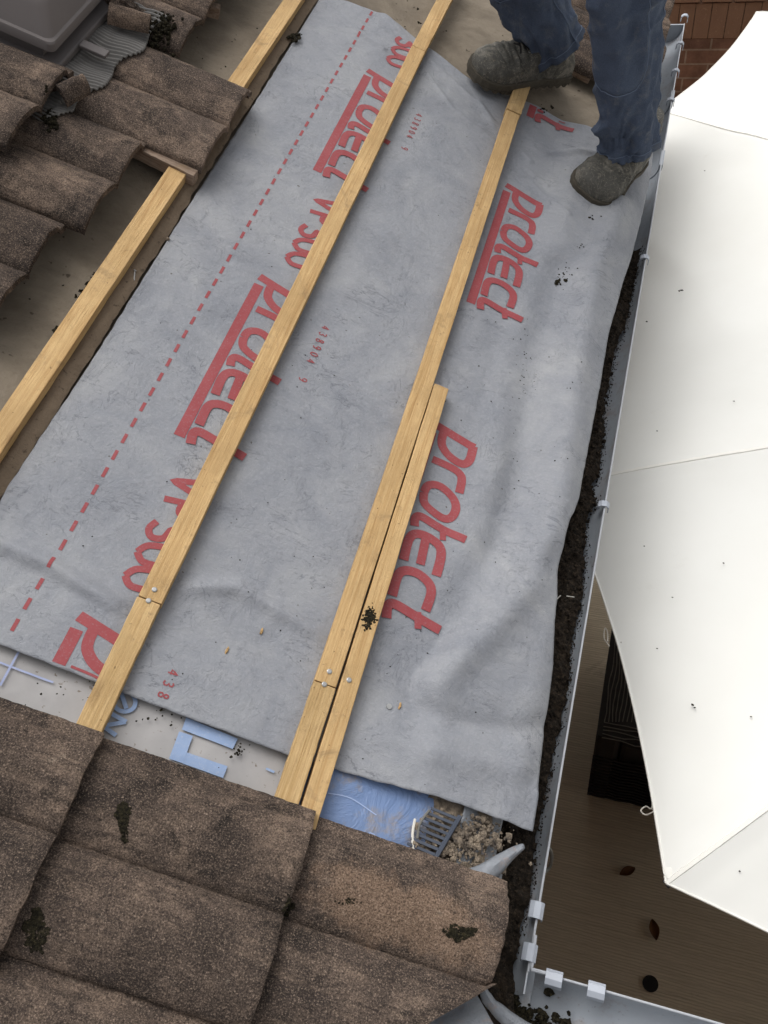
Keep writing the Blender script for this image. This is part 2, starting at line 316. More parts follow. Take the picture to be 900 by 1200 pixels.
def m_boot():
    m = Mat('muddy_boot_leather', .7, .3); a = m.mix(m.noise(24, 6, .75), srgb(48, 47, 44), srgb(88, 86, 80)); a = m.mix(m.ramp(m.noise(16, 7, .8, dist=.8), [(.50, 0.), (.62, .75)]), a, srgb(118, 113, 103)); a = m.mix(m.ramp(m.noise(90, 5, .8), [(.60, 0.), (.70, .8)]), a, srgb(150, 140, 120))
    v = m.noise(34, 2, .5, dist=2.); a = m.mix(m.ramp(m.math('ABSOLUTE', m.math('SUBTRACT', v, .5)), [(.0, .5), (.012, 0.)]), a, srgb(168, 160, 146))
    m.col(a); m.bump(m.noise(70, 5, .75), .7, .004); return m.m
BOOT = m_boot()
m = Mat('muddy_sole', .9, .15); m.col(m.mix(m.noise(40, 6, .8), srgb(48, 45, 40), srgb(90, 84, 74))); m.bump(m.noise(120, 4), .9, .004); SOLE = m.m
m = Mat('laces', .9, .1); m.col(srgb(44, 42, 42)); LACE = m.m
m = Mat('scuffed_toe', .8, .2); m.col(m.mix(m.noise(120, 4), srgb(186, 150, 110), srgb(150, 122, 92))); SCUFF = m.m
m = Mat('black_wicker', .6, .3); m.col(m.mix(m.noise(60, 3), srgb(30, 30, 32), srgb(46, 46, 48))); WICK = m.m
m = Mat('pale_strand', .6, .3); m.col(m.mix(m.noise(60, 3), srgb(92, 90, 84), srgb(120, 118, 112))); STRAND = m.m
m = Mat('white_cord', .6, .3); m.col(srgb(206, 202, 192)); CORD = m.m
m = Mat('dark_metal', .5, .5); m.col(srgb(58, 58, 60)); DMETAL = m.m
m = Mat('drain_grate', .7, .3); m.col(srgb(18, 18, 18)); BLACKM = m.m
m = Mat('dry_leaf', .8, .2); m.col(m.mix(m.noise(90, 4), srgb(110, 74, 46), srgb(70, 48, 32))); LEAF = m.m
m = Mat('grass', .9, .1); m.col(m.mix(m.noise(4, 6, .7), srgb(58, 70, 40), srgb(84, 92, 56))); GRASS = m.m
m = Mat('dark_void', .95, .1); m.col(srgb(70, 62, 54)); VOID = m.m

# ------------------------------------------------------------------ ground
GZ = -2.45
g = MB(); g.grid(lambda u, v: (-40+80*u, -40+80*v, GZ), 4, 4)
tag(g.build('ground', GROUND, smooth=False), kind='structure')

# ------------------------------------------------------------------ house (main slope faces +X, second wing at the near end)
VAL = lambda s: -.865+.87*s                      # valley line on the main slope
hs_ = thing('house', 'brown brick house with a stripped tiled roof slope above white fascia', 'house', (-.3, .5, GZ), WORLD)
w = MB(); w.box((-4.0, -1.15, GZ+.002), (-.34, 2.0, -.26)); w.box((-.339, -3.6, GZ+.002), (4.2, -1.15, -.26)); w.build('wall', BRICK, hs_, smooth=False)
w = MB()
w.solid(lambda u, v: r2w(-2.6+2.52*u, -.99+3.03*v, -.035), lambda u, v: r2w(-2.6+2.52*u, -.99+3.03*v, -.06), 4, 4)
w.build('roof_deck', VOID, hs_, smooth=False)
w = MB(); w.box((-.124, -.985, -.25), (-.102, 2.03, -.025)); w.box((-.101, -.99, -.25), (4.3, -.968, -.025)); w.build('fascia', FASC, hs_, smooth=False)
w = MB(); w.box((-.34, -.98, -.258), (-.126, 2.03, -.248)); w.box((-.12, -1.15, -.258), (4.3, -.992, -.248)); w.build('soffit', FASC, hs_, smooth=False)
t3 = math.tan(TH)
def wing(u, v):                                   # second wing's tiled slope, clear of the valley
    y = -1.02-1.9*v; x0 = y+.865+.14; x = x0+(4.3-x0)*u
    wave = .018*abs(math.sin(math.pi*x/.15))**.9; k = ((-y-1.0)/.33) % 1
    return (x, y, (-y-.865)*t3+.05+wave+.02*(1-k))
w = MB(); w.grid(wing, 260, 60, flip=True); o = w.build('wing_roof', TILE, hs_)
o2 = o.modifiers.new('s', 'SOLIDIFY'); o2.thickness = .015

# ------------------------------------------------------------------ felt under everything
def hF(s, y): return .0015*math.sin(s*9+y*3)+.006*fbm(s*1.2, y*2.5, 3)-.012-.004*math.exp(-((y-.35)/.25)**2)
g = MB(); g.grid(lambda u, v: (lambda s, y: (s, y, hF(s, y)))(-2.3+2.24*u, -.96+2.98*v), 150, 200)
tag(g.build('roofing_felt', FELT, frame=ROOF), 'old tan brown roofing felt exposed between the tiles and the grey sheet', 'roofing felt')
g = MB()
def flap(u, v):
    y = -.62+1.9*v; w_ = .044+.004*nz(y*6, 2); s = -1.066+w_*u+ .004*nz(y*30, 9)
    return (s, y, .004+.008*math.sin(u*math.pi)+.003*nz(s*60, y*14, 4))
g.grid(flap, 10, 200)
tag(g.build('felt_lap', FELT_DIRT_SHADE, frame=ROOF), 'folded edge of old felt beside the leftmost batten, dark with dirt and painted shadow', 'roofing felt')

# ------------------------------------------------------------------ grey membrane
def interp(pts, x):
    pts = sorted(pts)
    if x <= pts[0][0]: return pts[0][1]
    for (a, fa), (b, fb) in zip(pts, pts[1:]):
        if x <= b: 
            t = (x-a)/(b-a); t = t*t*(3-2*t)*.5+t*.5; return fa+(fb-fa)*t
    return pts[-1][1]
def pdist(poly, s, y):
    best = 9; sd = 0
    for (a, b), (e, d) in zip(poly, poly[1:]):
        vx, vy = e-a, d-b; t = max(0, min(1, ((s-a)*vx+(y-b)*vy)/(vx*vx+vy*vy)))
        q = math.hypot(s-a-vx*t, y-b-vy*t)
        if q < best: best = q
    return best
def px(*pts): return [at(*p) for p in pts]
RIDGES = [
 (px((720, 250), (690, 330), (672, 430), (658, 520), (645, 600), (615, 690), (565, 745), (500, 800)), .036, .018),
 (px((650, 320), (622, 420), (607, 500), (604, 560), (580, 640), (535, 720), (470, 790)), .042, -.020),
 (px((470, 830), (530, 850), (600, 860), (640, 850)), .020, -.008),
 (px((440, 880), (520, 890), (600, 905)), .025, .007),
 (px((-20, 630), (60, 665), (150, 722), (170, 745)), .018, .014),
 (px((-20, 670), (50, 700), (100, 720)), .018, -.008),
 (px((210, 690), (280, 690), (330, 720), (390, 755)), -0+.016, .011),
 (px((200, 640), (260, 660), (340, 690), (400, 730)), .03, -.004),
 (px((440, 10), (500, 70), (560, 125), (620, 190)), .009, .006),
 (px((480, 60), (530, 130), (570, 160), (640, 220)), .007, .005),
 (px((560, 120), (600, 190), (660, 260)), .008, .004),
 (px((380, 5), (420, 40), (450, 60)), .008, .005),
 (px((600, 150), (640, 180), (700, 190)), .012, .007),
 (px((640, 640), (600, 650), (560, 700)), .03, .006),
]
BAT = [-.725, -.415, -.372]
def hM(s, y):
    press = 1.
    for b in (-.723, -.41): press *= 1-math.exp(-((s-b)/.045)**2)
    if -.78 < y < .2: press *= 1-math.exp(-((s+.372)/.045)**2)
    h = 0.
    for poly, w_, amp in RIDGES:
        d = pdist(poly, s, y)
        if d < 3*w_: h += amp*math.exp(-(d/w_)**2)
    h += .0035*(fbm(s*4.5, y*3.2, 7)) + .0012*fbm(s*16, y*13, 11)
    e = max(0, min(1, (s+.30)/.1)); base = .004+.024*e*e*(3-2*e)
    dr = max(0, (s+.075)/.075); base -= .022*dr*dr
    n = base+h*press; k = max(0, min(1, (-.52-y)/.08)); fl = .0035+k*(.0085+(.012 if s > -.24 else .012*max(0, min(1, (s+.34)/.1))))
    d_ = n-fl; return fl+.5*(d_+math.sqrt(d_*d_+9e-6))-(.014*dr*dr*(1-k) if dr > 0 else 0)
sLt = [(-.67, -.906), (-.425, -1.034+.0), (-.107, -1.011), (.356, -1.015), (.80, -1.009), (1.26, -1.016)]
sRt = [(-.663, -.018), (-.5, -.022), (-.395, -.029), (-.25, -.05), (-.173, -.063), (-.09, -.062), (.0, -.045), (.065, -.046), (.297, -.044), (.473, -.046), (.65, -.033), (.815, -.016), (1.0, -.005), (1.18, .0), (1.3, -.01)]
yBt = [(-1.04, -.668), (-.906, -.672), (-.668, -.677), (-.456, -.678), (-.341, -.672), (-.17, -.662), (-.018, -.662)]
yTt = [(-1.03, 1.262), (-.95, 1.30), (-.844, 1.31), (-.699, 1.255), (-.571, 1.203), (-.5, 1.20), (-.435, 1.215), (-.386, 1.22), (-.30, 1.205), (-.199, 1.19), (-.08, 1.23), (-.02, 1.28), (.01, 1.29)]
sLt = [(y, -1.018 + (s+1.018)*.3) for y, s in sLt]
def memb(u, v):
    sg = -1.018+u*.98; y = interp(yBt, sg)*(1-v)+interp(yTt, sg)*v
    sl, sr = interp(sLt, y), interp(sRt, y); s = sl*(1-u)+sr*u
    s += .0015*nz(y*40, u*3); y += .0015*nz(s*40, v*3, 5)
    n = hM(s, y)
    if u > .97: n -= .0
    return (s, y, n)
memo = thing('underlay_membrane', 'large grey breather sheet with red lettering under the battens', 'underlay', (-.5, .3, 0))
g = MB(); g.grid(memb, 240, 460); o = g.build('sheet', MEM, memo); o.modifiers.new('thick', 'SOLIDIFY').thickness = .0008

# printing: stroke lettering, x runs along -y, height runs down the slope (+s)
def catmull(p, k=6, closed=False):
    if len(p) < 3: return p
    q = [p[-1]]+p+[p[0], p[1]] if closed else [p[0]]+p+[p[-1]]
    out = []
    for i in range(1, len(q)-2):
        p0, p1, p2, p3 = q[i-1], q[i], q[i+1], q[i+2]
        for j in range(k):
            t = j/k; out.append(tuple(.5*((2*p1[a])+(-p0[a]+p2[a])*t+(2*p0[a]-5*p1[a]+4*p2[a]-p3[a])*t*t+(-p0[a]+3*p1[a]-3*p2[a]+p3[a])*t**3) for a in (0, 1)))
    out.append(q[-2]); return out
def resample(p, step):
    out = [p[0]]
    for a, b in zip(p, p[1:]):
        L = math.dist(a, b); k = max(1, int(L/step))
        for j in range(1, k+1): out.append((a[0]+(b[0]-a[0])*j/k, a[1]+(b[1]-a[1])*j/k))
    return out
def ribbon(mb, pts, w_, h, lift, smooth=True, cut=None, closed=False):
    """pts in (s,y)"""
    p = catmull(pts, closed=closed) if smooth else pts
    p = resample(p, .005); V = []; n = len(p); Q = []
    for i in range(n):
        a = p[max(i-1, 0)]; b = p[min(i+1, n-1)]
        if closed and i in (0, n-1): a = p[-2]; b = p[1]
        tx, ty = b[0]-a[0], b[1]-a[1]; L = math.hypot(tx, ty) or 1; nx, ny = -ty/L, tx/L
        for k in range(5):
            t = (k/4-.5)*w_; s, y = p[i][0]+nx*t, p[i][1]+ny*t; V.append((s, y, h(s, y)+lift))
    for i in range(n-1):
        for k in range(4):
            a = i*5+k; f = (a, a+1, a+6, a+5)
            if cut and any(cut(V[j][0], V[j][1]) for j in f): continue
            Q.append(f[::-1])
    mb.add(V, Q)
PROTECT = [([(0.004,.013),(.026,.113)], 0, .019), ([(0.024,.110),(.060,.110),(.074,.098),(.068,.070),(.052,.050),(.034,.044),(.014,.044)], 1, .018),
 ([(.090,.038),(.092,.078),(.098,.098),(.112,.106),(.143,.108)], 1, .017),
 ([(.172,.041),(.152,.046),(.144,.068),(.158,.098),(.180,.110),(.204,.105),(.210,.086),(.196,.050)], 2, .017),
 ([(.251,.043),(.234,.040),(.226,.050),(.233,.086),(.242,.143)], 1, .017), ([(.229,.096),(.258,.102)], 0, .012),
 ([(.328,.042),(.284,.040),(.266,.050),(.263,.074),(.272,.098),(.293,.107),(.335,.108)], 1, .018), ([(.266,.070),(.324,.074)], 0, .017),
 ([(.405,.041),(.364,.040),(.348,.050),(.344,.074),(.354,.098),(.372,.108),(.408,.107)], 1, .018),
 ([(.450,.043),(.428,.039),(.419,.048),(.424,.083),(.434,.142)], 1, .018), ([(.416,.094),(.447,.103)], 0, .013)]
def logo(y0, s0, bar=True, cut=None, mat=RED, sc=1.):
    mb = MB(); k = 0
    for pts, mode, w_ in PROTECT:
        P = [(s0+b*sc, y0-a*sc) for a, b in pts]
        if mode == 2: P = P+[P[0]]; P = P
        ribbon(mb, P, w_*sc, hM, .0006+k*.00015, smooth=mode > 0, cut=cut); k += 1
    if bar: ribbon(mb, [(s0+.020, y0-.026), (s0+.018, y0-.443)], .021, hM, .0006, smooth=False, cut=cut)
    mb.build('printed_wordmark', mat, memo, smooth=False)
offm = lambda s, y: not (interp(yBt, s)+.003 < y < interp(yTt, s)-.003)
logo(.240, -.829); logo(1.052, -.829); logo(.852, -.391); logo(.056, -.389); logo(-.582, -.832, cut=offm)
logo(1.60, -.391, cut=offm)
GL = {  # glyphs: x 0..1 , height 0..1
 'V': [[(.0, 1), (.28, 0), (.95, 1)]], 'P': [[(.1, 0), (.1, 1)], [(.1, 1), (.6, .98), (.8, .78), (.6, .5), (.1, .48)]],
 '3': [[(.1, .9), (.4, 1), (.75, .9), (.75, .65), (.35, .52), (.8, .42), (.85, .15), (.5, 0), (.1, .1)]],
 '0': [[(.5, 0), (.12, .2), (.1, .75), (.5, 1), (.88, .8), (.9, .25), (.5, 0)]],
 '4': [[(.7, 0), (.7, 1), (.05, .3), (.95, .3)]],
 '8': [[(.5, .52), (.2, .7), (.25, .95), (.5, 1), (.78, .92), (.8, .68), (.5, .52), (.12, .3), (.2, .05), (.5, 0), (.82, .06), (.88, .3), (.5, .52)]],
 '9': [[(.85, .65), (.5, .45), (.12, .62), (.2, .92), (.5, 1), (.82, .9), (.86, .5), (.7, .1), (.3, 0)]],
 'e': [[(.12, .5), (.88, .55), (.8, .9), (.5, 1), (.15, .8), (.12, .3), (.45, 0), (.85, .12)]],
 'r': [[(.2, 0), (.2, .95)], [(.2, .6), (.45, .92), (.8, .95)]]}
def write(mb, txt, s0, y0, h_, w_, gap, stroke, H_, lift, slant=0., cut=None, smooth=True):
    x = 0; k = 0
    for ch in txt:
        if ch == ' ': x += gap*1.4; continue
        for st in GL[ch]:
            P = [(s0+b*h_, y0-(x+a*w_+slant*b)) for a, b in st]
            ribbon(mb, P, stroke, H_, lift+.00015*(k % 9), smooth=smooth and ch not in 'V4', cut=cut); k += 1
        x += gap
for y0 in (.240, 1.052, 1.864):
    mb = MB(); write(mb, 'VP300', -.784, y0-.522, .068, .042, .0475, .0122, hM, .0006, slant=-.012, cut=offm)
    if mb.f: mb.build('printed_grade', RED, memo, smooth=False)
for y0 in (.180, .968, 1.78, -.615):
    mb = MB(); write(mb, '438904', -.655, y0, .016, .009, .0195, .0026, hM, .0006, cut=offm, smooth=False)
    if mb.f: mb.build('printed_number', RED, memo, smooth=False)
    mb = MB(); write(mb, '9', -.655, y0-.148, .016, .010, .0195, .0026, hM, .0006, cut=offm, smooth=False)
    if mb.f: mb.build('printed_number', RED, memo, smooth=False)
mb = MB(); y = 1.30
while y > -.66:
    s = -.886-.012*((.6-y)/1.2 if y < .6 else (.6-y)/1.0*.9)
    if not offm(s, y) and not offm(s, y-.02): ribbon(mb, [(s, y), (s, y-.021)], .0062, hM, .0006, smooth=False)
    y -= .0385
mb.build('printed_dashed_line', RED, memo, smooth=False)

# ------------------------------------------------------------------ old strips below the sheet
def hO(s, y): return .000+.003*fbm(s*9, y*9, 21)+.003*math.sin(s*17)*.5
st = thing('old_underlay', 'strip of old white underlay with blue print below the grey sheet', 'underlay', (-.7, -.7, 0))
g = MB(); g.grid(lambda u, v: (lambda s, y: (s, y, hO(s, y)-.004*v))(-1.10+.72*u, -.90+.27*v), 120, 40); g.build('sheet', OLDW, st)
def P3(x, y, n=.002): return at(x/2.647, 700+y/2.647, n)
def fillpoly(mb, pts, h, lift, k=10):
    a, b, c2, d = pts
    mb.grid(lambda u, v: (lambda s, y: (s, y, h(s, y)+lift))(*[(a[i]*(1-u)+b[i]*u)*(1-v)+(d[i]*(1-u)+c2[i]*u)*v for i in (0, 1)]), k, k)
mb = MB()
fillpoly(mb, [P3(578, 372), P3(738, 438), P3(722, 470), P3(564, 410)], hO, .001)
mb.build('printed_blue_block', BLUEP, st, smooth=False); mb = MB()
fillpoly(mb, [P3(556, 416), P3(598, 430), P3(568, 515), P3(524, 500)], hO, .0012)
fillpoly(mb, [P3(577, 480), P3(706, 524), P3(692, 560), P3(566, 515)], hO, .001)
mb.build('printed_blue_block', BLUEP, st, smooth=False); mb = MB()
fillpoly(mb, [P3(828, 527), P3(853, 538), P3(850, 545), P3(824, 533)], hO, .001, 3)
mb.build('printed_blue_block', BLUEP, st, smooth=False); mb = MB()
ribbon(mb, [P3(*q) for q in [(352, 305), (358, 340), (385, 354), (412, 345), (420, 322), (408, 300), (380, 292)]], .0065, hO, .0010)
ribbon(mb, [P3(*q) for q in [(376, 296), (392, 345)]], .0065, hO, .0013, smooth=False)
ribbon(mb, [P3(*q) for q in [(318, 398), (360, 428)]], .0065, hO, .0010, smooth=False)
ribbon(mb, [P3(*q) for q in [(322, 398), (390, 386)]], .0065, hO, .0013, smooth=False)
ribbon(mb, [P3(*q) for q in [(340, 358), (392, 386)]], .0065, hO, .0016, smooth=False)
mb.build('printed_blue_lettering', BLUEP, st, smooth=False)
mb = MB(); ribbon(mb, [P3(-10, 198), P3(165, 262)], .003, hO, .001, smooth=False); ribbon(mb, [P3(62, 160), P3(0, 272)], .0035, hO, .0013, smooth=False)
mb.build('printed_blue_lines', BLUEPALE, st, smooth=False)
bs = thing('blue_sheet', 'scuffed blue plastic sheet at the eaves between batten and lead', 'plastic sheet', (-.28, -.7, 0))
def hB(s, y): return .004+.003*fbm(s*9, y*9, 31)
g = MB(); g.grid(lambda u, v: (lambda s, y: (s, y, hB(s, y)))(-.41+.225*u+.01*nz(v*6, 3)*(u > .9), -.88+.26*v), 50, 50); g.build('sheet', BLUES, bs)
mb = MB(); ribbon(mb, [at(384, 930), at(410, 936), at(440, 956)], .0018, hB, .001); write(mb, 'er', at(432, 982)[0]-.004, at(432, 982)[1]+.008, .012, .009, .011, .0018, hB, .001, smooth=False); mb.build('printed_pale_lettering', PALEP, bs, smooth=False)

# eaves bits: cement bed, comb, sticks, lead strips
g = MB()
def cem(u, v):
    s = -.195+.115*u; y = -.83+.20*v; return (s, y, .002+.012*fbm(s*30, y*30, 2)+.006*math.sin(math.pi*u))
g.grid(cem, 50, 60); tag(g.build('cement_bed', CEM, frame=ROOF), 'crumbling old cement bed at the eaves beside the blue sheet', 'cement')
ec = thing('eaves_comb', 'blue grey plastic eaves comb with narrow teeth beside blue sheet', 'eaves comb', (-.185, -.72, .02))
g = MB(); a = at(535, 962, .02); b = at(500, 1016, .02)
for k in range(10):
    t = k/9; p = (a[0]+(b[0]-a[0])*t, a[1]+(b[1]-a[1])*t)
    q = (p[0]-.045, p[1]+.004+.004*nz(k, 3)); g2 = MB()
    g2.add([(p[0], p[1], .022), (p[0], p[1]+.0045, .022), (q[0], q[1]+.003, .018), (q[0], q[1]-.001, .018), (p[0], p[1], .025), (p[0], p[1]+.0045, .025), (q[0], q[1]+.003, .021), (q[0], q[1]-.001, .021)],
           [(0,1,2,3),(7,6,5,4),(0,4,5,1),(1,5,6,2),(2,6,7,3),(3,7,4,0)]); g2.build('tooth', COMB, ec, smooth=False)
g = MB(); g.tube([(a[0]+.003, a[1]+.008, .023), (b[0]+.003, b[1]-.004, .023)], .004, 6); g.build('rail', COMB, ec)
def twig(name, pts, r, mat, label, cat, frame=ROOF):
    g = MB(); p = catmull([tuple(q[:2]) for q in pts], 5); zz = [pts[0][2]+(pts[-1][2]-pts[0][2])*i/(len(p)-1) for i in range(len(p))]
    g.tube([(a_[0], a_[1], z_) for a_, z_ in zip(p, zz)], r, 6); return tag(g.build(name, mat, frame=frame), label, cat)
twig('twig', [(*at(482, 962), .02), (*at(479, 980), .02), (*at(480, 1000), .02)], .0022, CORD, 'straight pale stick on the blue sheet at the eaves', 'twig')
twig('twig', [(*at(498, 952), .022), (*at(487, 968), .022), (*at(484, 985), .022)], .002, STRAND, 'curved pale stick next to the comb at the eaves', 'twig')
g = MB()
def leadup(u, v):   # curled strip rising from the cement to the gutter soil
    a = Vector((*at(548, 1026, .03), .02)); b = Vector((*at(612, 994, .03), .026)); p = a.lerp(b, u)
    w_ = .026*(1-.75*max(0, u-.55)/.45)
    return (p.x+.4*w_*(v-.3), p.y-w_*(v-.3)-.004*math.sin(u*5), p.z+.010*math.sin(math.pi*v)+.004*nz(u*5, v*3))
g.grid(leadup, 24, 8); o = g.build('lead_strip', LEAD, frame=ROOF); o.modifiers.new('t', 'SOLIDIFY').thickness = .0018
tag(o, 'curled grey lead strip poking over the gutter soil', 'lead strip')
g = MB()
def leadflat(u, v):
    s = -.135+.075*u; y = -.83+.19*v; return (s, y, .014-.02*u+.003*fbm(s*40, y*40, 8))
g.grid(leadflat, 20, 30); o = g.build('lead_strip', LEAD, frame=ROOF); o.modifiers.new('t', 'SOLIDIFY').thickness = .0018
tag(o, 'flat stained lead flashing between cement bed and gutter soil', 'lead strip')
g = MB()
for k in range(420):
    s, y = at(random.gauss(545, 26), random.gauss(985, 16), .01)
    if y > -.665: continue
    rr = random.choice((.001, .0015, .002, .003, .0055)); g.blob((s, y, .014+.006*random.random()), (rr, rr*random.uniform(.6, 1.3), rr*.7), k, .5, 8, 6)
tag(g.build('eaves_rubble', CEM, frame=ROOF), 'loose mortar crumbs at the eaves around the comb', 'rubble', kind='stuff')
# valley lead
g = MB()
def valley(u, v):
    x = -.045-1.5*v; y0 = -.865+x; d = (u-.5)*2; e = .045+.03*min(1, v*8)
    xx = x-max(0, -d)*e*.8+max(0, d)*e*.8; yy = y0+max(0, -d)*e*.8-max(0, d)*e*.8
    z = max(-xx*t3, (-yy-.865)*t3)+.012+.006*fbm(xx*20, yy*20, 4)
    return (xx, yy, z)
g.grid(valley, 16, 80); o = g.build('valley_flashing', LEAD); o.modifiers.new('t', 'SOLIDIFY').thickness = .002
tag(o, 'dull grey lead lining of the roof valley at the bottom corner', 'flashing')
g = MB()   # lead edge running along the tile tail and turning into the corner
pts = [at(*p, .01) for p in [(588, 1015), (580, 1050), (572, 1090), (566, 1130), (570, 1165), (592, 1190), (625, 1215)]]
pts = resample(catmull(pts, 6), .006)
vs = []; 
for i, p in enumerate(pts):
    a = pts[max(i-1, 0)]; b = pts[min(i+1, len(pts)-1)]; tx, ty = b[0]-a[0], b[1]-a[1]; L = math.hypot(tx, ty); nx, ny = -ty/L, tx/L
    w_ = .005+.009*max(0, (i/len(pts)-.6)/.4)+.002*nz(i*.5, 2)
    for k in range(5):
        t = (k/4-.5)*2*w_; vs.append((p[0]+nx*t, p[1]+ny*t, .002+.006*math.cos((k/4-.5)*math.pi)+.002*nz(i*.3, k)))
g.add(vs, [(i*5+k, i*5+k+1, i*5+k+6, i*5+k+5) for i in range(len(pts)-1) for k in range(4)])
o = g.build('lead_edge', LEAD, frame=ROOF); o.modifiers.new('t', 'SOLIDIFY').thickness = .002
tag(o, 'thin pale lead edging curving around the bottom tile corner by the soil', 'lead strip')

# ------------------------------------------------------------------ tiles
TOPS = []
def twave(x):
    a = abs(math.sin(math.pi*x)); return a**.62*.9+.1*a
def roofh(s, y):
    h = 0.
    for tail, ln, y0, y1, nh, nt2, amp in TOPS:
        if tail-ln <= s <= tail and y0 <= y <= y1: h = max(h, nh+(nt2-nh)*(1-(tail-s)/ln)+amp*twave((y-y0)/((y1-y0)/2)))
    return h
def tile(label, tail, y0, y1, nh, nt_, length=.42, mat=TILE, seed=0, rot=0., group='brown concrete roof tiles', valley_cut=False, amp=.028, right_drop=0., chip=1.):
    TOPS.append((tail, length, y0, y1, nh, nt_, amp))
    cs, sn = math.cos(rot), math.sin(rot); cx, cy = tail-length/2, (y0+y1)/2; per = (y1-y0)/2
    def P(u, v, bot):
        y = y0+(y1-y0)*v; s = tail-length*(1-u)
        wv = amp*twave((y-y0)/per)
        d = y1-y; ch = 0
        if d < .028: wv *= .5; ch = -.003 if d < .024 else .0025
        n = nh+(nt_-nh)*u+wv+ch+.0012*fbm(s*40+seed*9, y*40, seed)
        ed = min(u, 1-u)*length; n -= .0025*math.exp(-(ed/.0025)**2)
        n += right_drop*v
        s2 = s+(.0018*fbm(y*45, seed*3.3, 1, 5)*chip-.009*max(0, nz(y*38, seed*5.1)-.32)*chip if u > .5 else 0); y2 = y+.0012*fbm(s*50, seed*2.2+v, 2)
        if bot: n -= .014 if u < .99 else .013
        dx, dy = s2-cx, y2-cy; s3, y3 = cx+dx*cs-dy*sn, cy+dx*sn+dy*cs
        if valley_cut: y3 = max(y3, VAL(s3)+.015+.003*nz(s3*40, 1))
        return (s3, y3, n)
    t = thing('roof_tile', label, 'roof tile', (cx, cy, nh-.014), group=group)
    g = MB(); g.solid(lambda u, v: P(u, v, 0), lambda u, v: P(u, v, 1), 90, 72)
    o = g.build('tile_body', mat, t, autosm=50)
    # single-piece thing: keep the mesh itself as the top-level object
    o.parent = None; o.matrix_world = t.matrix_world.copy(); o.name = 'roof_tile_'; 
    for k in ('label', 'category', 'group'): o[k] = t[k]
    bpy.data.objects.remove(t); o.name = 'roof_tile'; return o
NB = .030
tile('nearest left roof tile, plain dark brown, at the lower left corner', -.700, -1.045, -.748, .012, .046, seed=1, amp=.027)
tile('middle near roof tile with a wide dark moss clump beside the step', -.368, -1.047, -.750, .014, .048, seed=2, amp=.027)
tile('near roof tile with a worn sandy patch beside the gutter soil', -.052, -1.049, -.752, .014, .050, mat=TILE2, seed=3, valley_cut=True, amp=.027)
tile('lower roof tile at bottom left edge under the step', -.703, -1.340, -1.040, .006, .040, seed=4, amp=.027)
tile('lower roof tile at bottom edge left of centre', -.370, -1.342, -1.042, .008, .042, seed=5, amp=.027)
# upper left
tile('roof tile standing out furthest over the first batten below the vent', -1.022, .418, .728, .040, .048, seed=6, rot=R(0))
tile('roof tile just below the grey flashing skirt, with a pale wood block at its end', -1.148, .128, .425, .040, .050, seed=7)
tile('roof tile at left edge below the wood block', -1.185, -.172, .126, .038, .048, seed=8)
tile('roof tile at left edge just under the vent base', -1.335, .196, .478, .080, .104, seed=9)
tile('roof tile at far left in second course behind others', -1.370, -.104, .192, .072, .095, seed=10)
tile('roof tile at the top left right of the vent cap', -1.205, .735, 1.030, .040, .055, seed=11)
tile('roof tile at the top edge above the vent', -1.190, 1.034, 1.33, .040, .055, seed=12)
# behind the worker
tile('roof tile between the legs of the worker', -.050, 1.42, 1.72, .030, .045, seed=14)
tile('last roof tile at the top end of the gutter behind the worker', -.052, 1.722, 2.02, .030, .045, seed=15)
# broken bits by the vent
def shard(label, u, v, n, rx, ry, rz, seed):
    s, y = at(u, v, n); g = MB(); g.blob((s, y, n), (rx, ry, rz), seed, .6, 14, 9); return tag(g.build('tile_shard', TILE, frame=ROOF), label, 'tile shard')
def curved(label, u0, v0, u1, v1, n, w_, seed):
    a, b = Vector((*at(u0, v0, n), n)), Vector((*at(u1, v1, n), n)); d = (b-a).normalized(); q = Vector((-d.y, d.x, 0)); g = MB()
    f = lambda th: lambda u, v: tuple(a.lerp(b, u)+q*(w_*(v-.5)*(1-.2*u))+Vector((0, 0, .022*math.sin(math.pi*v)-th+.003*nz(u*4+seed, v*4))))
    g.solid(f(0), f(.012), 16, 12); return tag(g.build('tile_shard', TILE, frame=ROOF), label, 'tile shard')
curved('curved broken tile piece resting on the flashing below the vent', 68, 112, 98, 98, .10, .05, 2)
curved('broken tile piece wedged right of the vent base', 128, 15, 176, 28, .10, .05, 5)
shard('reddish broken tile lump above the vent base', 145, 6, .09, .045, .02, .014, 3)
# ------------------------------------------------------------------ wood
def bar(name, a, b, w_, n0, n1, mat, label, cat='batten', group=None, nails=(), jag=0.):
    """a, b = (s,y) centre-line ends"""
    a = Vector((a[0], a[1])); b = Vector((b[0], b[1])); d = (b-a).normalized(); q = Vector((-d.y, d.x)); c0 = (a+b)/2
    t = thing(name, label, cat, (c0.x, c0.y, n0), group=group)
    N = 60; g = MB()
    def f(u, v, top):
        p = a.lerp(b, u)+q*w_*(v-.5); p += q*(.0007*nz(u*14, v*9, a.x*9)); e = d*(.0015*nz(v*9, u*5, 3)) if u in (0, 1) else d*0
        p += e; return (p.x, p.y, (n1 if top else n0)+.0008*nz(u*8, a.y*5, 4))
    g.solid(lambda u, v: f(u, v, 1), lambda u, v: f(u, v, 0), N, 2); g.fix = True; g.build('timber', mat, t, smooth=False, bevel=.0012)
    for (u, v) in nails:
        s, y = at(u, v, n1); h = MB(); h.tube([(s, y, n1-.001), (s, y, n1+.0012), (s, y, n1+.0022)], [.0044, .0044, .003], 12); h.build('nail_head', STEEL, t)
    return t
G = 'pale roofing battens'
def pc(u0, v0, u1, v1, n=.033): return tuple((at(u0, v0, n)[i]+at(u1, v1, n)[i])/2 for i in (0, 1))
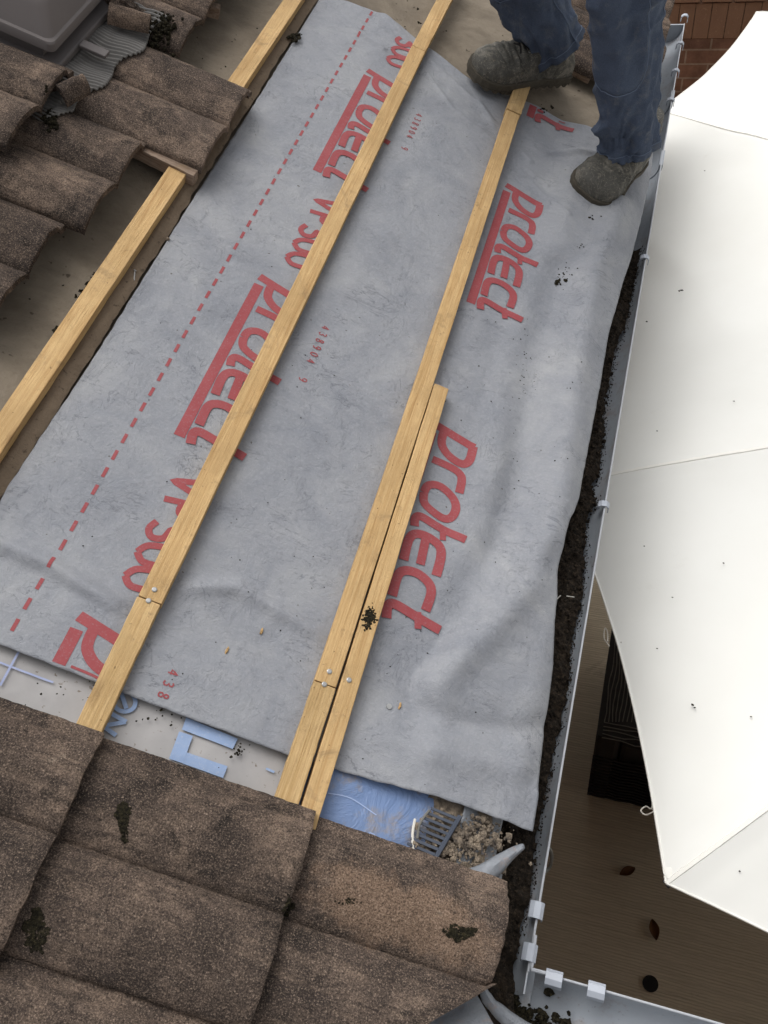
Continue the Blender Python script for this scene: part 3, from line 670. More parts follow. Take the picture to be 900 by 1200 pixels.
# batten 1 (left), from below the frame up past it
bar('roof_batten', (-1.073, -.62), (-1.064, 1.36), .040, .010, .034, WOOD, 'leftmost long pale batten, partly under the projecting tile', group=G)
p1 = pc(92, 842, 125, 852); p2 = pc(161, 700, 188, 706); p3 = pc(480, 52, 502, 60); p4 = pc(503, 10, 527, 14)
bar('roof_batten', (p1[0]-.002, p1[1]-.03), p2, .039, .007, .031, WOOD2, 'short lower batten of the middle line, ending at the nailed joint', group=G, nails=[(174, 704)])
bar('roof_batten', (p2[0]+.001, p2[1]+.002), p3, .039, .007, .031, WOOD, 'longest middle batten crossing the red lettering', group=G, nails=[(181, 691)])
bar('roof_batten', (p3[0], p3[1]+.002), (p4[0]+.003, 1.62), .039, .007, .031, WOOD, 'short top batten of the middle line above the joint', group=G)
q0 = pc(323, 932, 352, 940); q1 = pc(372, 798, 391, 806); q2 = pc(590, 130, 614, 132); q3 = pc(603, 98, 622, 100)
bar('roof_batten', (q0[0], q0[1]-.03), q1, .037, .007, .031, WOOD2, 'short lower batten of the right line below the nailed joint', group=G, nails=[(380, 802)])
bar('roof_batten', (q1[0], q1[1]+.002), q2, .037, .007, .031, WOOD, 'long right batten running up towards the boot', group=G, nails=[(386, 787)])
bar('roof_batten', (q2[0], q2[1]+.002), (q3[0]+.002, q3[1]+.07), .042, .007, .034, WOOD2, 'chipped short batten end under the raised boot', group=G)
r0 = pc(353, 948, 373, 958); r1 = pc(510, 450, 526, 454)
bar('roof_batten', (r0[0]+.001, r0[1]-.02), r1, .031, .008, .032, WOOD, 'extra batten lying tight against the right batten, with a dirt smear', group=G, nails=[(409, 797)])
sm = MB(); s, y = at(433, 724, .034)
for k in range(240): sm.blob((s+random.gauss(0, .0045), y+random.gauss(0, .010), .0322), (.0006+random.random()*.002,)*2+(.0007,), k, .5, 7, 5)
tag(sm.build('dirt_smear', MOSS, frame=ROOF), 'black dirt smear on the extra batten', 'dirt')
# old timber laths beneath the remaining tiles
bar('timber_lath', at(156, 166, .04), at(230, 202, .04), .026, .010, .040, OLDWOOD, 'weathered pinkish lath under the side of the projecting tile', 'lath')
bar('timber_lath', at(66, 244, .03), at(88, 254, .03), .024, .012, .040, OLDWOOD, 'stub of weathered wood poking out between two tiles at left', 'lath')
bar('timber_lath', at(640, 58, .03), at(694, 88, .03), .020, .006, .032, OLDWOOD, 'weathered lath under the tile between the legs', 'lath')
bar('timber_lath', at(740, 118, .02), at(760, 128, .02), .022, .004, .026, OLDWOOD, 'weathered lath stub beside the gutter behind the trouser leg', 'lath')
bar('timber_lath', at(236, 2, .04), at(258, 8, .04), .022, .012, .040, OLDWOOD, 'pale wood stub at the top edge left of the first batten', 'lath')

# ------------------------------------------------------------------ vent
LZ = .09
vt = thing('roof_vent', 'grey plastic roof vent with domed cap at the top left', 'roof vent', (-1.55, .62, .06))
pc0 = at(64, 84, LZ); pc1 = at(133, 14, LZ); cs0 = pc0[0]
g = MB(); g.box((cs0-.40, pc0[1], .072), (cs0, pc0[1]+.42, LZ)); g.fix = True; g.build('base_plate', VENTD, vt, bevel=.004, smooth=False)
g = MB(); g.box((cs0-.36, pc0[1]+.03, LZ), (cs0-.04, pc0[1]+.38, LZ+.04)); g.fix = True; g.build('neck', VENTD, vt, smooth=False)
a = at(62, 61, .120)
x1, y0_ = a; x0 = x1-.38; y1_ = y0_+.36
def cap(u, v):
    # rounded square cap: u around rows up
    pass
g = MB(); rows = [(-.01, .116), (0, .116), (0, .132), (-.002, .136), (-.008, .138), (-.030, .182), (-.040, .196), (-.054, .204), (-.075, .208), (-.15, .210)]
vs = []; K = 10
def rrect(x0, x1, y0, y1, r):
    out = []
    for (cx, cy, a0) in ((x1-r, y0+r, -90), (x1-r, y1-r, 0), (x0+r, y1-r, 90), (x0+r, y0+r, 180)):
        for k in range(K+1): q = R(a0+90*k/K); out.append((cx+r*math.cos(q), cy+r*math.sin(q)))
    return out
for off, z in rows:
    for (x, y) in rrect(x0-off, x1+off, y0_-off, y1_+off, .014+abs(off)*.35): vs.append((x, y, z))
L = 4*(K+1); fs = [(j*L+i, j*L+(i+1) % L, (j+1)*L+(i+1) % L, (j+1)*L+i) for j in range(len(rows)-1) for i in range(L)]
fs.append(tuple((len(rows)-1)*L+i for i in range(L))); fs.append(tuple(range(L))[::-1]); g.add(vs, fs); g.build('cap', VENT, vt, autosm=28)
g = MB(); b = at(95, 50, LZ+.004); b2 = at(117, 62, LZ+.004)
g.box((b[0], b[1]-.012, .088), (b[0]+.06, b[1]+.012, LZ+.006)); g.fix = True; g.build('clip_tab', VENTD, vt, bevel=.002, smooth=False)
def skirt(u, v):
    y = .335+.46*v; edge = -1.262-.045*(1-v)-.012*math.sin((y-.395)/.1525*2*math.pi)+.01*nz(v*9, 2)
    if y < .40: edge -= (.40-y)*.5
    s = (cs0-.03)*(1-u)+edge*u
    n = max(roofh(s, y) if not (y < .49 and s < -1.33) else .066, .060)+.007+.0026*math.sin((y+.005*math.sin(s*60))*2*math.pi/.0105)
    return (s, y, n)
g = MB(); g.grid(skirt, 40, 420); o = g.build('flashing_skirt', FLASH, vt, autosm=0); o.modifiers.new('t', 'SOLIDIFY').thickness = .003
tag(o, 'pleated grey flexible flashing skirt')
deb = MB()
for k in range(170):
    s, y = at(random.gauss(186, 8), random.gauss(33, 7), .075); deb.blob((s, y, roofh(s, y)+random.random()*.010), random.uniform(.0015, .006), k, .4, 8, 6)
for k in range(60):
    s, y = at(random.gauss(60, 4), random.gauss(137, 5), .08); deb.blob((s, y, roofh(s, y)+random.random()*.006), random.uniform(.0015, .005), k+50, .4, 8, 6)
tag(deb.build('vent_rubble', MOSS, frame=ROOF), 'dark crumbs of mortar and moss around the vent skirt', 'rubble', kind='stuff')

# ------------------------------------------------------------------ gutters
LX, LZg, GR = .018, -.040, .056
def gut_profile(t, r):   # t 0 outer lip .. 1 inner lip
    a = math.pi*t; return (-r*math.cos(a)*-1, -r*math.sin(a)*1.05)
gt = thing('gutter', 'long pale grey gutter full of soil beside the canopy', 'gutter', (LX-GR, .6, LZg-.06), WORLD)
g = MB()
def go(r, y0, y1, cx=LX-GR, cz=LZg): return lambda u, v: (cx+r*math.cos(math.pi*u), y0+(y1-y0)*v, cz-r*1.05*math.sin(math.pi*u))
g.solid(go(GR, -.885, 2.06), go(GR+.0025, -.885, 2.06), 24, 60); g.fix = True; g.build('channel', GUT, gt)
g = MB(); g.tube([(LX+.002, y, LZg+.001) for y in (-.853, -.4, .3, 1.2, 2.06)], .0019, 8); g.build('rim', RIM, gt)
for y in (1.30, 1.62):
    g = MB(); g.solid(go(GR-.003, y-.035, y+.035), go(GR+.007, y-.035, y+.035), 24, 2); g.fix = True; g.build('union_bracket', GUT, gt)
g = MB(); g.solid(lambda u, v: (LX-GR+GR*v*math.cos(math.pi*u), 2.057, LZg-GR*1.05*v*math.sin(math.pi*u)), lambda u, v: (LX-GR+GR*v*math.cos(math.pi*u), 2.063, LZg-GR*1.05*v*math.sin(math.pi*u)), 20, 2); g.fix = True; g.build('stop_end', GUT, gt)
def clip(parent, pos, axis, big=True):
    g = MB(); x, y, z = pos; w_ = .013 if big else .007; prof = [(-.014, -.012), (-.012, .004), (-.004, .009), (.006, .008), (.011, .001), (.010, -.016)]
    pr = [(a, b) for a, b in prof]; pi = [(a*.78, b-.0028 if b > 0 else b) for a, b in prof]
    f = lambda P: lambda u, v: (lambda i, t: (lambda q: (x+q[0], y+(v-.5)*2*w_, z+q[1]) if axis == 'y' else (x+(v-.5)*2*w_, y-q[0]*-1, z+q[1]))((P[i][0]*(1-t)+P[min(i+1, 5)][0]*t, P[i][1]*(1-t)+P[min(i+1, 5)][1]*t)))(min(int(u*5), 4) if u < 1 else 5, u*5-min(int(u*5), 4) if u < 1 else 0)
    g.solid(f(pr), f(pi), 10, 2); g.fix = True; g.build('clip', CLIP, parent, smooth=False, bevel=.0006)
for (u, v, big) in ((803, 20, 0), (797, 52, 0), (791, 84, 0), (785, 118, 0), (756, 303, 0), (705, 592, 0), (629, 1067, 1), (619, 1116, 1)):
    X_, Y_ = atz(u, v, LZg); clip(gt, (LX, Y_, LZg), 'y', big)
G2Y = -.851
g2_ = thing('gutter', 'short grey gutter running right along the bottom edge', 'gutter', (1.5, G2Y-.056, LZg-.06), WORLD)
g = MB(); f2 = lambda r: (lambda u, v: (.030+4.2*v, G2Y-GR+r*math.cos(math.pi*u), LZg-.006-r*1.05*math.sin(math.pi*u)))
g.solid(f2(GR), f2(GR+.0025), 24, 40); g.fix = True; g.build('channel', GUT, g2_)
g = MB(); g.tube([(x, G2Y+.002, LZg-.005) for x in (.03, .5, 1.5, 4.2)], .0019, 8); g.build('rim', RIM, g2_)
for (u, v) in ((647, 1160), (697, 1175)):
    X_, Y_ = atz(u, v, LZg); clip(g2_, (X_, G2Y, LZg-.004), 'x', True)
gc = thing('gutter_corner', 'pale corner joint where the two gutters meet', 'gutter corner', (.0, -.87, LZg-.06), WORLD)
g = MB(); g.box((-.10, -.965, LZg-.066), (.03, -.84, LZg-.058)); g.fix = True; g.build('corner_tray', GUT, gc, bevel=.002, smooth=False)
g = MB(); g.tube([(LX+.004, -.80, LZg+.003), (LX+.006, -.846, LZg+.003), (.025, -.849, LZg+.002), (.055, -.848, LZg)], .003, 8); g.build('corner_rim', RIM, gc)
# ------------------------------------------------------------------ soil in the gutters
edge = [atz(u, v, -.05) for u, v in [(754, 262), (749, 300), (742, 330), (735, 370), (722, 400), (717, 430), (709, 465), (708, 500), (703, 545), (694, 562), (699, 582), (688, 600), (686, 640), (682, 695), (670, 750), (666, 800), (657, 850), (651, 865), (638, 930), (628, 980), (622, 1040), (612, 1075), (605, 1120), (597, 1150), (590, 1175)]]
edge = sorted([(y, x) for x, y in edge])
def soil(u, v):
    y = -.955+1.90*v; xr = interp(edge, y)+.004*fbm(y*30, 5, 2, 3)+.003*nz(y*120, 3)
    if y < -.85: xr = min(.06, xr+(-.85-y)*.3)
    tp = min(1, max(0, (.93-y)/.22)); x = -.094+(xr+.094)*u
    z = -.048-.036*(1-tp)-.022*u**6+.013*fbm(x*40, y*40, 3, 5)
    lim = LZg-GR*1.05*math.sqrt(max(0, 1-((x-(LX-GR))/GR)**2))+.0015 if y > -.87 else -.09
    return (x, y, max(z, lim))
g = MB(); g.grid(soil, 60, 1000)
for k in range(1400):
    y = random.uniform(-.95, .86); xr = interp(edge, y); x = random.uniform(-.07, xr+.004*random.random()); r_ = random.uniform(.001, .0042)
    u = (x+.094)/(xr+.094); p = soil(min(1, u), (y+.955)/1.90); g.blob((x, y, p[2]+r_*.3), r_, k, .7, 7, 5)
for k in range(900):   # sprinkled crumbs past the edge
    y = random.uniform(-.8, .95); xr = interp(edge, y)+abs(random.gauss(0, .005)); r_ = random.uniform(.0006, .0018)
    if xr > LX-.003: continue
    g.blob((xr, y, LZg-GR*1.05*math.sqrt(max(0, 1-((xr-(LX-GR))/GR)**2))+r_*.4), r_, k, .6, 6, 4)
tag(g.build('gutter_soil', SOIL), 'black wet soil and moss filling the gutter', 'soil', kind='stuff')
g = MB()
for k in range(620):
    x = -.03+abs(random.gauss(0, .055)); y = G2Y-.078+random.gauss(0, .016); r_ = random.uniform(.002, .007); g.blob((x, y, -.088+random.random()*.006), r_, k, .6, 7, 5)
for k in range(150):
    s, y = at(random.gauss(745, 12), random.uniform(60, 175), -.02); x, y, z = r2w(s, y, 0); x = min(x, -.005); z = LZg-GR*1.05*math.sqrt(max(0, 1-((x-(LX-GR))/GR)**2)); g.blob((x, y, z+.002), random.uniform(.001, .008 if k % 6 == 0 else .003), k, .6, 7, 5)
tag(g.build('moss_crumbs', MOSS), 'loose dark moss crumbs lying in the gutter ends', 'moss', kind='stuff')
for (a, b, lab) in (((648, 706), (657, 698), 'short pale straw on the soil at mid gutter'), ((664, 698), (673, 700), 'second pale straw right of the first on the soil')):
    (xa, ya), (xb, yb) = atz(*a, -.035), atz(*b, -.035); g = MB(); g.tube([(xa, ya, -.037), (xb, yb, -.034)], .0012, 6); tag(g.build('straw', CORD), lab, 'straw')

# ------------------------------------------------------------------ debris on the roof
g = MB()
def crumbs(u, v, du, dv, n, count, r0, r1, hgt=None):
    for k in range(count):
        s, y = at(random.gauss(u, du), random.gauss(v, dv), n); r_ = random.uniform(r0, r1); z = (hM(s, y) if hgt is None else hgt)
        g.blob((s, y, z+r_*.4), (r_, r_, r_*.6), k, .6, 7, 5)
crumbs(655, 327, 3, 2, .02, 24, .001, .004); crumbs(664, 318, 6, 5, .02, 24, .0007, .002); crumbs(691, 259, 3, 1.5, .02, 6, .001, .0025); crumbs(678, 291, 2, 2, .02, 5, .001, .002)
crumbs(615, 430, 8, 25, .01, 26, .0006, .0014); crumbs(610, 470, 30, 60, .01, 30, .0006, .0014); crumbs(300, 600, 150, 180, .01, 70, .0006, .0013); crumbs(540, 700, 70, 120, .01, 30, .0006, .0013)
crumbs(190, 838, 20, 12, .004, 20, .0007, .002, .004); crumbs(280, 880, 4, 5, .004, 16, .0008, .0022, .004); crumbs(70, 810, 30, 8, .004, 12, .0007, .0015, .004)
tag(g.build('sheet_crumbs', MOSS, frame=ROOF), 'scattered dark crumbs on the grey sheet', 'debris', kind='stuff')
g = MB()
crumbs(70, 390, 3, 3, 0, 14, .002, .007, .004)
for k in range(60):
    t = random.random(); s, y = at(94+26*t, 352-36*t, 0); g.blob((s+random.gauss(0, .003), y, .004), random.uniform(.001, .0045), k, .7, 7, 5)
crumbs(345, 46, 4, 3, .004, 14, .002, .006, .010); crumbs(250, 60, 25, 30, 0, 14, .0008, .002, .002); crumbs(120, 330, 60, 40, 0, 20, .0008, .0018, .002); crumbs(480, 40, 20, 20, 0, 20, .001, .004, .002); crumbs(575, 66, 4, 3, 0, 14, .003, .008, .006); crumbs(640, 130, 5, 3, 0, 12, .001, .005, .004)
tag(g.build('felt_crumbs', MOSS, frame=ROOF), 'dark dirt crumbs on the old brown felt', 'debris', kind='stuff')
def clump(u, v, ru, rv, label, count=90, n=.06, r=(.001, .006)):
    count = int(count*3.2); r = (.0006, r[1]*.55)
    global g; g = MB()
    for k in range(count):
        q_ = random.random()**.5*2.2; w2 = random.random()*6.283; q_ *= .55+.6*abs(nz(math.cos(w2)*1.5+u, math.sin(w2)*1.5+v))*2; a_ = ru*q_*math.cos(w2); b_ = rv*q_*math.sin(w2); s, y = at(u+a_, v+b_, n); rr = random.uniform(*r)
        # sit on the nearest tile surface
        z = roofh(s, y); g.blob((s, y, z), (rr, rr, rr*.5), k, .6, 7, 5)
    tag(g.build('moss_clump', MOSS, frame=ROOF), label, 'moss')
clump(145, 955, 5, 12, 'large dark moss clump on the middle near tile', 130, r=(.001, .005))
clump(42, 1092, 7, 12, 'dark moss clump beside the tile step at lower left', 160, r=(.001, .005))
clump(340, 1060, 3, 5, 'small moss clump at the step of the worn tile', 40, r=(.001, .004))
clump(537, 1094, 8, 4, 'moss clump on the worn sandy tile near the gutter', 90, r=(.001, .005))
clump(410, 1056, 8, 2, 'tiny moss specks on the worn sandy tile', 14, r=(.001, .003))
# loose nail, knot of fluff, clout, wood chips
s, y = at(158, 318, .01); s2, y2 = at(157, 330, .01); g = MB(); g.tube([(s, y, .012), (s2, y2, .006)], .0014, 8); g.tube([(s, y, .012), (s, y+.001, .0125)], .0032, 10); tag(g.build('loose_nail', STEEL, frame=ROOF), 'loose steel nail lying on the felt beside the leftmost batten', 'nail')
s, y = at(456, 828, .01); g = MB(); g.tube([(s, y, hM(s, y)), (s, y, hM(s, y)+.003)], .0048, 12); tag(g.build('loose_nail', STEEL, frame=ROOF), 'steel clout head on the grey sheet near the bottom right', 'nail')
for (u, v, lab) in ((266, 762, 'wood chip on the grey sheet right of the middle batten'), (469, 827, 'tiny wood chip beside the clout head'), (197, 279, 'small pale pebble on the edge of the grey sheet'), (307, 739, 'tiny white chip above the wood chip')):
    s, y = at(u, v, .01); g = MB(); g.blob((s, y, hM(s, y)+.002), (.0025, .006, .0015) if 'chip' in lab else (.004, .004, .003), u, .5, 8, 6); tag(g.build('wood_chip' if 'wood' in lab else 'chip', WOOD if 'wood' in lab else CEM, frame=ROOF), lab, 'chip')

# ------------------------------------------------------------------ canopy (large white parasol under the gutter)
CZ = -.40
A = atz(780, 1036, CZ); D = atz(886, 17, CZ)
rim = [A, (-.12, .36), (-.03, 2.16), D, (1.30, 3.25), (2.6, 2.95), (3.1, 1.9), (3.1, .35), (2.6, -.62), (1.25, -.92)]
AP = Vector((1.56, .76, CZ+.30))
pr = thing('parasol', 'large white parasol canopy with stitched seams beside the gutter', 'parasol', (AP.x, AP.y, GZ), WORLD)
g = MB(); NR = len(rim)
def canopy(u, v, k):
    a, b = Vector((*rim[k], CZ)), Vector((*rim[(k+1) % NR], CZ)); m_ = a.lerp(b, u)
    L = (b-a).length; sag = .10*L*4*u*(1-u)*(.30 if k == 2 else .42)
    e = m_+(AP-m_)*0; inward = (Vector((AP.x, AP.y, CZ))-m_).normalized(); e = m_+inward*sag*v
    p = AP.lerp(e, v); droop = .05*L*4*u*(1-u)*math.sin(v*math.pi*.5)*v
    p.z += .02*math.sin(v*math.pi)-droop*.7
    # puckers near the rib tips
    cr = math.exp(-((min(u, 1-u))/.09)**2)*max(0, v-.7)/.3
    p.z += .0015*math.sin(u*90)*cr+.020*fbm(p.x*1.1, p.y*1.1, 5)+.006*(1-abs(nz(p.x*1.6+p.y*.6, p.y*.9, 8))*2)**3
    return tuple(p)
for k in range(NR): 
    q = MB(); q.grid(lambda u, v: canopy(u, v, k), 60, 60); g.add(q.v, q.f)
o = g.build('canopy', CANV, pr, autosm=60); bm = bmesh.new(); bm.from_mesh(o.data); bmesh.ops.remove_doubles(bm, verts=bm.verts, dist=.0008); bmesh.ops.recalc_face_normals(bm, faces=bm.faces); bm.to_mesh(o.data); bm.free()
g = MB()
for k in range(NR):
    for j in range(2): 
        off = (j-.5)*.012
    a_, b_ = Vector(canopy(0, 1, k))-AP, Vector((0, 0, 1)); sdv = a_.cross(b_).normalized(); g.solid(lambda u, v: tuple(Vector(canopy(0, .03+.97*u, k))+sdv*(.007*(v-.5))+Vector((0, 0, .0022+.0006*math.sin(u*260)))), lambda u, v: tuple(Vector(canopy(0, .03+.97*u, k))+sdv*(.010*(v-.5))+Vector((0, 0, -.001))), 90, 2)
g.build('seam', SEAM, pr)
g = MB()
for k in range(NR): g.tube([Vector(canopy(t/50, 1, k))+Vector((0, 0, .0)) for t in range(51)], .0026, 6)
g.build('hem', SEAM, pr)
for k in range(NR):
    g = MB(); e = Vector(canopy(0, 1, k)); g.tube([AP-Vector((0, 0, .06)), AP.lerp(e, .5)-Vector((0, 0, .04)), e-Vector((0, 0, .012))], .009, 8); g.build('rib', DMETAL, pr)
g = MB(); q = Vector(canopy(0, 1, 0)); dr = (Vector((AP.x, AP.y, q.z))-q).normalized()
g.blob(tuple(q+dr*.028+Vector((0, 0, .002))), (.028, .014, .0015), 3, .1, 16, 8); g.build('rib_pocket', SEAM, pr)
g = MB(); g.tube([(AP.x, AP.y, GZ+.05), (AP.x, AP.y, AP.z+.05)], .024, 16); g.build('pole', DMETAL, pr)
g = MB(); g.tube([(AP.x, AP.y, GZ), (AP.x, AP.y, GZ+.06), (AP.x, AP.y, GZ+.09)], [.3, .3, .05], 28); g.build('base', DMETAL, pr)
# tie cords hanging at the canopy edge
def cord(pts, r, lab, mat=CORD):
    P = [Vector(p) for p in pts]; out = []
    for i in range(len(P)-1):
        p0, p1, p2, p3 = P[max(i-1, 0)], P[i], P[i+1], P[min(i+2, len(P)-1)]
        for j in range(6):
            t = j/6; out.append(.5*((2*p1)+(-p0+p2)*t+(2*p0-5*p1+4*p2-p3)*t*t+(-p0+3*p1-3*p2+p3)*t**3))
    out.append(P[-1]); g = MB(); g.tube(out, r, 6); tag(g.build('cord', mat), lab, 'cord')
def zz(u, v, z): x, y = atz(u, v, z); return (x, y, z)
cord([zz(766, 951, -.42), zz(757, 955, -.44), zz(751, 950, -.45), zz(757, 945, -.45), zz(763, 948, -.43), zz(765, 940, -.42)], .0016, 'thin white tie cord looped at the canopy edge above the patio')
cord([zz(714, 757, -.42), zz(708, 748, -.45), zz(709, 736, -.46), zz(712, 742, -.45), zz(712, 752, -.43)], .0016, 'thin white cord loop near the gutter and upper canopy edge')
cord([zz(640, 988, -.2), zz(646, 1000, -.25), zz(645, 1014, -.3), zz(637, 1023, -.3), zz(630, 1026, -.25)], .0035, 'pale cable loop bulging out below the gutter', STRAND)

# leaf specks on canopy
def csurf(x, y):
    # height of canopy by shooting through facets
    best = None
    for k in range(NR):
        a, b = Vector((*rim[k], 0)), Vector((*rim[(k+1) % NR], 0)); p = Vector((x-AP.x, y-AP.y)); M_ = Matrix(((a.x-AP.x, b.x-AP.x), (a.y-AP.y, b.y-AP.y)))
        try: w2 = M_.inverted() @ p
        except Exception: continue
        if w2.x >= 0 and w2.y >= 0:
            v = w2.x+w2.y; u = w2.y/v if v else 0; return canopy(u, min(v, 1), k)[2]
    return CZ
spk = MB()
for (u, v, r_) in ((799, 340, .004), (758, 377, .003), (796, 341, .003), (770, 505, .002), (812, 826, .003), (814, 829, .002), (770, 760, .002), (848, 660, .002), (860, 470, .002), (755, 640, .002), (880, 840, .002), (867, 1021, .002), (788, 700, .002), (730, 430, .002), (826, 200, .002)):
    z = -.36
    for _ in range(4): x, y = atz(u, v, z); z = csurf(x, y)+.002
    spk.blob((x, y, z), (r_, r_*.7, r_*.5), u, .7, 8, 5)
tag(spk.build('canopy_specks', MOSS), 'tiny dark leaf specks lying on the white canopy', 'debris', kind='stuff')

# ------------------------------------------------------------------ brick wall beyond the roof
WY = 3.5
bw = thing('brick_wall', 'brown brick garden wall with soldier course behind the gutter end', 'wall', (1.5, WY+.1, GZ), WORLD)
zt = aty(820, 45, WY)[1]; z2 = aty(820, 4, WY)[1]
g = MB(); g.box((-3.0, WY, GZ+.002), (5, WY+.22, zt-.002)); g.build('wall_face', BRICK, bw, smooth=False)
g = MB(); x = -3.0
while x < 5: g.box((x, WY-.003+random.random()*.003, zt), (x+.0715, WY+.22, z2)); x += .0742
g.fix = True; g.build('soldier_course', SOLD, bw, smooth=False, bevel=.001)
g = MB(); g.box((-3.0, WY+.01, zt), (5, WY+.2, z2-.003)); g.build('mortar', CEM, bw, smooth=False)
g = MB(); x = -3.0
while x < 5: g.box((x, WY-.02, z2+.012), (x+.135, WY+.24, z2+.08)); x += .146
g.fix = True; g.build('coping', SOLD, bw, smooth=False, bevel=.004)
g = MB(); g.grid(lambda u, v: (-15+30*u, WY+.3+25*v, GZ+.02+.02*nz(u*30, v*30)), 60, 60); tag(g.build('lawn', GRASS), kind='structure')

# ------------------------------------------------------------------ patio items
x_, y_ = atz(730, 945, GZ)
ch = thing('wicker_armchair', 'black wicker armchair in deep shade under the parasol', 'armchair', (x_, y_, GZ), WORLD)
yf = y_; zs = aty(730, 868, yf)[1]; xl = atz(698, 868, zs)[0]; xr = xl+.66
g = MB(); g.box((xl, yf, GZ+.03), (xl+.09, yf+.66, zs)); g.fix = True; g.build('arm', WICK, ch, smooth=False, bevel=.02)
g = MB(); g.box((xr-.09, yf, GZ+.03), (xr, yf+.66, zs)); g.fix = True; g.build('arm', WICK, ch, smooth=False, bevel=.02)
g = MB(); g.box((xl+.092, yf+.01, GZ+.05), (xr-.092, yf+.56, zs-.06)); g.fix = True; g.build('seat', WICK, ch, smooth=False, bevel=.02)
g = MB(); g.box((xl+.092, yf+.562, GZ+.05), (xr-.092, yf+.66, zs+.12)); g.fix = True; g.build('backrest', WICK, ch, smooth=False, bevel=.02)
g = MB()
for i in range(14):
    z = GZ+.08+i*.036; g.tube([(xl-.002+j*.06, yf-.004+.005*(j % 2), z) for j in range(12)], .006, 5)
g.build('weave', WICK, ch)
g = MB(); random.seed(3)
def wp(u, v):   # on the plane just in front of the seat cushion top
    x, y = atz(u, v, zs+.006); return (x, y, zs+.006)
for i in range(8):
    x0_, y0_s = atz(708+i*4.5, 846, zs+.006); g.tube([(x0_+.003*math.sin(j*1.1+i)+random.gauss(0, .001), y0_s+(yf+.55-y0_s)*j/14, zs+.007) for j in range(15)], .0020, 5)
for i in range(5):
    y0_s = atz(720, 848+i*5, zs+.006)[1]; g.tube([(xl+.02+.04*j, y0_s+random.gauss(0, .004), zs+.007) for j in range(12)], .0020, 5)
g.build('pale_strand', STRAND, ch)
g = MB(); g.box((xl, yf, zs+.001), (xr, yf+.66, zs+.004)); g.fix = True; g.build('top_panel', WICK, ch, smooth=False)
random.seed(11)
x, y = atz(762, 1153, GZ); g = MB(); g.tube([(x, y, GZ+.004), (x, y, GZ+.010)], .030, 20); tag(g.build('drain_cover', BLACKM), 'small round black drain spot on the patio', 'drain')
def leaf(u, v, sc, rot, lab):
    x, y = atz(u, v, GZ); g = MB()
    f = lambda a, b: (lambda w_, l: (x+l*math.cos(rot)-w_*math.sin(rot), y+l*math.sin(rot)+w_*math.cos(rot), GZ+.006+.014*(b-.5)**2*4*sc/.06+.008*math.sin(a*3)))((b-.5)*sc*.7*math.sin(math.pi*(a*.94+.03)), (a-.5)*sc*1.4)
    g.grid(f, 10, 6); o = g.build('dry_leaf', LEAF); o.modifiers.new('t', 'SOLIDIFY').thickness = .001; tag(o, lab, 'leaf')
leaf(766, 1090, .055, 1.9, 'curled brown leaf on the patio above the drain spot'); leaf(735, 1022, .05, .6, 'dark shrivelled leaf on the patio below the canopy edge')

# ------------------------------------------------------------------ worker
pn = thing('person', 'worker in navy work trousers and muddy boots standing astride on the roof', 'person', r2w(-.28, 1.22, .03), WORLD)
def V3(*p): return Vector(p)
A2 = V3(*r2w(-.118, 1.045, .10)); K2 = A2+V3(-.03, -.005, .41); H2 = V3(-.075, 1.17, 1.02)
A1 = V3(*r2w(-.368, 1.315, .115)); K1 = A1+V3(-.21, -.05, .40); H1 = V3(-.255, 1.27, 1.05)
def skin(name, verts, edges, radii, mat, parent, sub=2, root=0, frame=WORLD):
    me = bpy.data.meshes.new(name); loc = Vector(parent['_loc']); me.from_pydata([Vector(v)-loc for v in verts], edges, [])
    o = bpy.data.objects.new(name, me); S.collection.objects.link(o); o.parent = parent
    o.modifiers.new('skin', 'SKIN'); 
    for i, r_ in enumerate(radii): me.skin_vertices[0].data[i].radius = (r_, r_) if not isinstance(r_, tuple) else r_; me.skin_vertices[0].data[i].use_root = (i == root)
    m_ = o.modifiers.new('sub', 'SUBSURF'); m_.levels = sub; m_.render_levels = sub
    me.materials.append(mat); me.polygons.foreach_set('use_smooth', [True]*len(me.polygons)); o.modifiers['skin'].use_smooth_shade = True
    return o
PEL = (H1+H2)/2+V3(0, .02, .04); CH = PEL+V3(0, .03, .40); NK = CH+V3(0, -.01, .16); HD = NK+V3(0, -.04, .17)
SHL = CH+V3(.19, -.02, .06); SHR = CH+V3(-.19, -.02, .06)
ELL = SHL+V3(.07, -.06, -.27); WRL = ELL+V3(.0, -.14, -.20); ELR = SHR+V3(-.07, -.06, -.27); WRR = ELR+V3(.01, -.15, -.19)
vb = [PEL, PEL+V3(0, .01, .2), CH, NK-V3(0, 0, .05), NK, HD-V3(0, 0, .06), HD, HD+V3(0, .01, .07), SHL, ELL, WRL, SHR, ELR, WRR, H2, K2, A2, H1, K1, A1]
eb = [(0, 1), (1, 2), (2, 3), (3, 4), (4, 5), (5, 6), (6, 7), (2, 8), (8, 9), (9, 10), (2, 11), (11, 12), (12, 13), (0, 14), (14, 15), (15, 16), (0, 17), (17, 18), (18, 19)]
